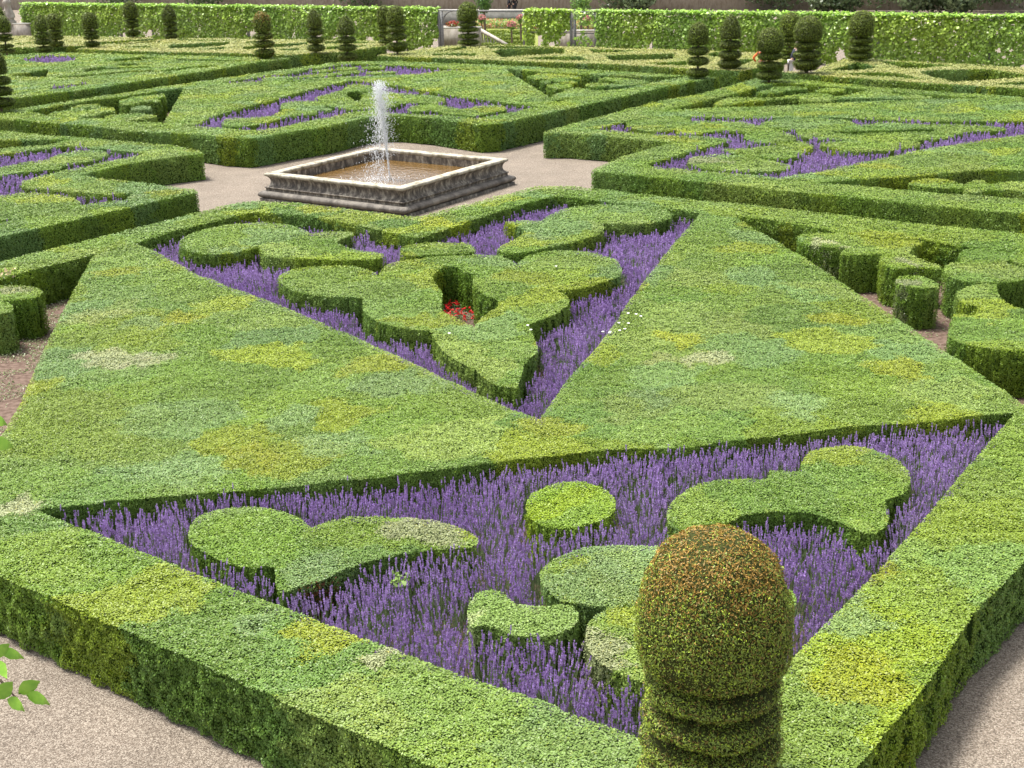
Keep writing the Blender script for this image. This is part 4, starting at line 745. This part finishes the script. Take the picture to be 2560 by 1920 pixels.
blobplants(1213, 95, .62, 2.0, 1500, [G1, G1, (.08, .16, .05)], 'small oval tree beyond the arch, above the yew', 'small_tree', 'tree', trunk=1.5, s=.12)
blobplants(1453, 95, .75, 1.9, 1500, [G1, G2], 'small round tree behind the half-open trellis bay', 'small_tree', 'tree', trunk=1.3, s=.12)
for i, (px, yb, hh, l) in enumerate([(1280, 116, 1.0, 'standard rose with salmon blooms in the middle of the arch'), (1206, 112, 1.35, 'standard rose with pink blooms right of the banded yew'), (1303, 112, 1.35, 'standard rose with pink blooms beside the right post of the arch'), (1470, 118, 1.35, 'standard rose with pink blooms in the half-open bay')]):
    e = blobplants(px, yb, .28, .5, 260, [G1, G2], l, 'standard_rose', 'rose', trunk=hh, s=.09); e['group'] = 'standard roses beyond the trellis'
    n = 90; u = unit(rng.normal(0, 1, (n, 3))); u[:, 2] = abs(u[:, 2]); P = u*np.array([.3, .3, .3])+np.array([0, 0, hh+.28]); mesh('blossom', np.zeros((0, 3)), [], [M_petal], None, np.zeros((0, 3)), leafquads(P, u, np.full(n, .12), .9, .6), np.tile(PK, (n, 1))*rng.uniform(.7, 1.2, (n, 1)), 0, e)
e = blobplants(1133, 69, .5, .45, 500, [RD, RD, G1], 'pot of red geraniums on the wall coping seen through the arch', 'potted_geranium', 'flower pot', z0=1.32, s=.10)
V, Fc = lathe_pts([(.16, -.02), (.24, .2), (.27, .22)], 12); mesh('pot', V, Fc, [plain('terracotta', (.45, .25, .15), .8)], parent=e)
# strip of bedding flowers and low clipped strips beyond
n = 9000; p0, p1 = bp(1190, 72, 0), bp(1500, 76, 0); t = rng.random(n); P = np.c_[p0[0]+(p1[0]-p0[0])*t, p0[1]+(p1[1]-p0[1])*t+rng.uniform(0, 5, n), rng.uniform(.05, .55, n)]
c = np.array([G1, G2, OR_, YL, (.5, .2, .12), G2])[rng.integers(0, 6, n)]; o = mesh('flower_border', np.zeros((0, 3)), [], [M_petal], None, np.zeros((0, 3)), leafquads(P, np.tile([0, -.5, 1.], (n, 1)), np.full(n, .16), .8, .8), c, 0); tag(o, 'border of orange and yellow bedding flowers beyond the trellis', 'flower border', None, 'stuff')
wall(1080, 1520, 62, 1.1, 'long low grey wall crossing behind the flower border', coping=True, mat=plain('grey_stone', (.16, .16, .14), .9, c2=(.24, .235, .215), scale=4.), yb2=64)
wall(-300, 3200, 24, 6., 'tall pale stone wall closing the far side of the gardens', mat=M_wall, coping=False, yb2=24, th=1., )
# distant shrubs above the vine walls
rs = random.Random(3)
shr = [(300, 30, 2.5), (520, 30, 2.2), (900, 26, 2.6), (1545, 30, 1.8), (1600, 34, 1.4), (1905, 26, 2.6), (1965, 30, 2.6), (2060, 34, 1.3), (2110, 36, 1.5), (2190, 30, 3.4), (2290, 36, 1.7), (2340, 34, 1.6), (2400, 38, 1.4), (2440, 30, 2.8), (2540, 30, 2.8)]
desc = ['spreading', 'rounded', 'tall', 'grey-green', 'low', 'broad dark', 'loose', 'small pale', 'squat', 'tall brownish', 'light green', 'dull green', 'low bushy', 'dark upright', 'rightmost upright']
for (px, yb, r), ds in zip(shr, desc):
    e = blobplants(px, yb, r*1.1, r*1.8, 1400, [(.07, .12, .045), (.11, .16, .07), (.09, .13, .05)] if rs.random() < .6 else [(.15, .20, .09), (.12, .17, .08)], ds+' distant shrub showing above the vine trellis', 'shrub', 'shrub', s=.28); e['group'] = 'shrubs beyond the trellis'
# statue on the pier at the far left
def statue():
    xy = bp(31, 100, 0); z0 = zat(xy, 31, 61)+.1; e = bpy.data.objects.new('stone_statue', None); link(e); e.location = (xy[0], xy[1], z0); tag(e, 'weathered pinkish stone figure on the pier at the upper left corner', 'statue')
    V, Fc = lathe_pts([(.5, 0), (.5, .15), (.38, .2), (.36, .35), (.45, .42)], 16); mesh('pedestal', V, Fc, [M_wall], parent=e)
    V, Fc = lathe_pts([(.42, .42), (.40, .7), (.30, 1.0), (.26, 1.2), (.34, 1.45), (.38, 1.6), (.24, 1.75), (.11, 1.82), (.10, 1.88), (.16, 1.95), (.17, 2.08), (.10, 2.2), (.001, 2.23)], 16); V = [(x*(1+.12*math.sin(3*z)), y*.8+.05*math.sin(2*z), z) for x, y, z in V]; mesh('figure', V, Fc, [M_wall], parent=e, smoothf=True)
statue()
# ------------------------------------------------------------------ people
M_skin = plain('skin', (.55, .33, .24), .6); M_hair = plain('hair', (.06, .04, .03), .7)
def skinmesh(name, J, E, mat, parent, root=0, sub=1):
    me = bpy.data.meshes.new(name); me.from_pydata([j[:3] for j in J], E, []); o = bpy.data.objects.new(name, me); C.objects.link(o)
    sk = o.modifiers.new('s', 'SKIN'); ss = o.modifiers.new('u', 'SUBSURF'); ss.levels = ss.render_levels = sub
    for i, j in enumerate(J): me.skin_vertices[0].data[i].radius = (j[3], j[4] if len(j) > 4 else j[3]); me.skin_vertices[0].data[i].use_root = (i == root)
    bpy.context.view_layer.update(); dg = bpy.context.evaluated_depsgraph_get(); nm = bpy.data.meshes.new_from_object(o.evaluated_get(dg)); bpy.data.objects.remove(o)
    nm.materials.clear(); nm.materials.append(mat); o = bpy.data.objects.new(name, nm); C.objects.link(o); o.parent = parent
    for p in nm.polygons: p.use_smooth = True
    return o
def person(px, yb, rz, top, trousers, label, lean=.0, armb=.1, stretch=1., coat=0., hair=M_hair, shoe=(.05, .05, .05)):
    xy = bp(px, yb, 0); e = bpy.data.objects.new('person', None); link(e); e.location = (xy[0], xy[1], 0); e.rotation_euler = (0, 0, rz); e.scale = (stretch,)*3; tag(e, label, 'person')
    L = lean; hx = lambda z: L*max(0, z-.9)     # lean along +x
    J = [(0, 0, .95, .13, .11), (hx(1.15), 0, 1.15, .12, .10), (hx(1.38), 0, 1.38, .14, .10), (hx(1.5), 0, 1.50, .055), (hx(1.6)+.01, 0, 1.60, .085, .09), (hx(1.7)+.01, 0, 1.70, .085, .09)]
    E = [(0, 1), (1, 2), (2, 3), (3, 4), (4, 5)]
    def add(par, ch):
        k = par
        for c in ch: J.append(c); E.append((k, len(J)-1)); k = len(J)-1
        return k
    arms = []
    for s in (-1, 1):
        add(0, [(0, s*.10, .88, .085), (.02, s*.11, .50, .055), (0, s*.11, .10, .04), (.10, s*.12, .04, .035)])
        pts_ = [(hx(1.40), s*.19, 1.40, .05), (hx(1.1)+.02, s*(.24+armb), 1.14, .04), (hx(.9)+.10, s*(.22+armb*.4), .92, .03), (hx(.9)+.13, s*(.22+armb*.4), .86, .03, .018)]
        w = add(2, pts_); arms.append(pts_)
        for f in range(4): add(w, [(J[w][0]-.02+.018*f, J[w][1], .80, .009), (J[w][0]-.01+.018*f, J[w][1], .775-.005*abs(f-2), .008)])
        add(w, [(J[w][0]+.04, J[w][1], .845, .010), (J[w][0]+.045, J[w][1], .815, .009)])
    skinmesh('body', J, E, M_skin, e)
    # face details
    hx0 = hx(1.65)+.01; V, Fc = [], []; box(V, Fc, (hx0+.10, 0, 1.645), (.03, .022, .04)); mesh('nose', V, Fc, [M_skin], parent=e)
    V, Fc = lathe_pts([(.095, 1.62), (.108, 1.68), (.105, 1.74), (.07, 1.79), (.001, 1.805)], 14); mesh('hair', [(x+hx0-.018, y, z) for x, y, z in V], Fc, [hair], parent=e, smoothf=True)
    tm = plain('top_cloth', top, .8); TJ = [(hx(.92)*0, 0, .92, .17, .14), (hx(1.15), 0, 1.15, .155, .13), (hx(1.38), 0, 1.38, .17, .125), (hx(1.46), 0, 1.46, .075)]; TE = [(0, 1), (1, 2), (2, 3)]
    if coat: TJ.append((0, 0, .92-coat, .17, .15)); TE.append((0, 4))
    for pa_ in arms:
        k = 2
        for (x, y, z, r, *_) in pa_[:3]: TJ.append((x, y, z, r+.022)); TE.append((k, len(TJ)-1)); k = len(TJ)-1
    skinmesh('jacket', TJ, TE, tm, e)
    bm_ = plain('trouser_cloth', trousers, .85); PJ = [(0, 0, .95, .155, .13)]; PE = []
    for s in (-1, 1):
        k = 0
        for c in [(0, s*.10, .86, .11), (.02, s*.11, .50, .085), (0, s*.11, .13, .07)]: PJ.append(c); PE.append((k, len(PJ)-1)); k = len(PJ)-1
    skinmesh('trousers', PJ, PE, bm_, e)
    sm = plain('shoe_leather', shoe, .5)
    for s in (-1, 1): skinmesh('shoe', [(-.03, s*.11, .05, .05), (.13, s*.12, .04, .042)], [(0, 1)], sm, e)
person(1903, 199, math.pi/2, (.80, .16, .05), (.30, .12, .08), 'person in an orange top half hidden behind the round-domed yew', armb=.22, stretch=.93, coat=.0)
person(1976, 199, 0., (.03, .035, .05), (.62, .60, .60), 'person in a dark jacket and pale trousers leaning behind the stout yew', lean=.35, armb=.05, shoe=(.7, .7, .7))
person(1273, 40, math.pi, (.02, .02, .025), (.03, .03, .04), 'person in black with a long coat on the far terrace, left of the two', coat=.3)
person(1287, 40, 2.2, (.02, .02, .022), (.04, .04, .05), 'person in black on the far terrace, right of the two', coat=.35)
# ------------------------------------------------------------------ light
w = bpy.data.worlds.new('World'); bpy.context.scene.world = w; w.use_nodes = True; nt = w.node_tree; bg = nt.nodes['Background']; sky = nt.nodes.new('ShaderNodeTexSky'); sky.sky_type = 'NISHITA'; sky.sun_disc = False
EL, AZ = math.radians(70), math.radians(-60)     # azimuth from +Y, towards +X
sky.sun_elevation = EL; sky.sun_rotation = AZ; sky.air_density = 1.; sky.dust_density = 4.; sky.ozone_density = 1.; hs = nt.nodes.new('ShaderNodeHueSaturation'); hs.inputs['Saturation'].default_value = .35; nt.links.new(sky.outputs[0], hs.inputs['Color']); nt.links.new(hs.outputs[0], bg.inputs[0]); bg.inputs[1].default_value = .115
sl = bpy.data.lights.new('sun', 'SUN'); so = bpy.data.objects.new('sun', sl); C.objects.link(so); sl.energy = 2.5; sl.angle = math.radians(12); sl.color = (1., .96, .90)
dv = Vector((math.sin(AZ)*math.cos(EL), math.cos(AZ)*math.cos(EL), math.sin(EL))); so.rotation_euler = dv.to_track_quat('Z', 'Y').to_euler()
sc = bpy.context.scene; sc.view_settings.view_transform = 'Standard'; sc.view_settings.look = 'None'; sc.view_settings.exposure = 1.38; sc.view_settings.gamma = 1
sc.render.engine = 'CYCLES'; sc.cycles.max_bounces = 6; sc.cycles.diffuse_bounces = 3; sc.cycles.transmission_bounces = 3
print('LEAVES', NL)
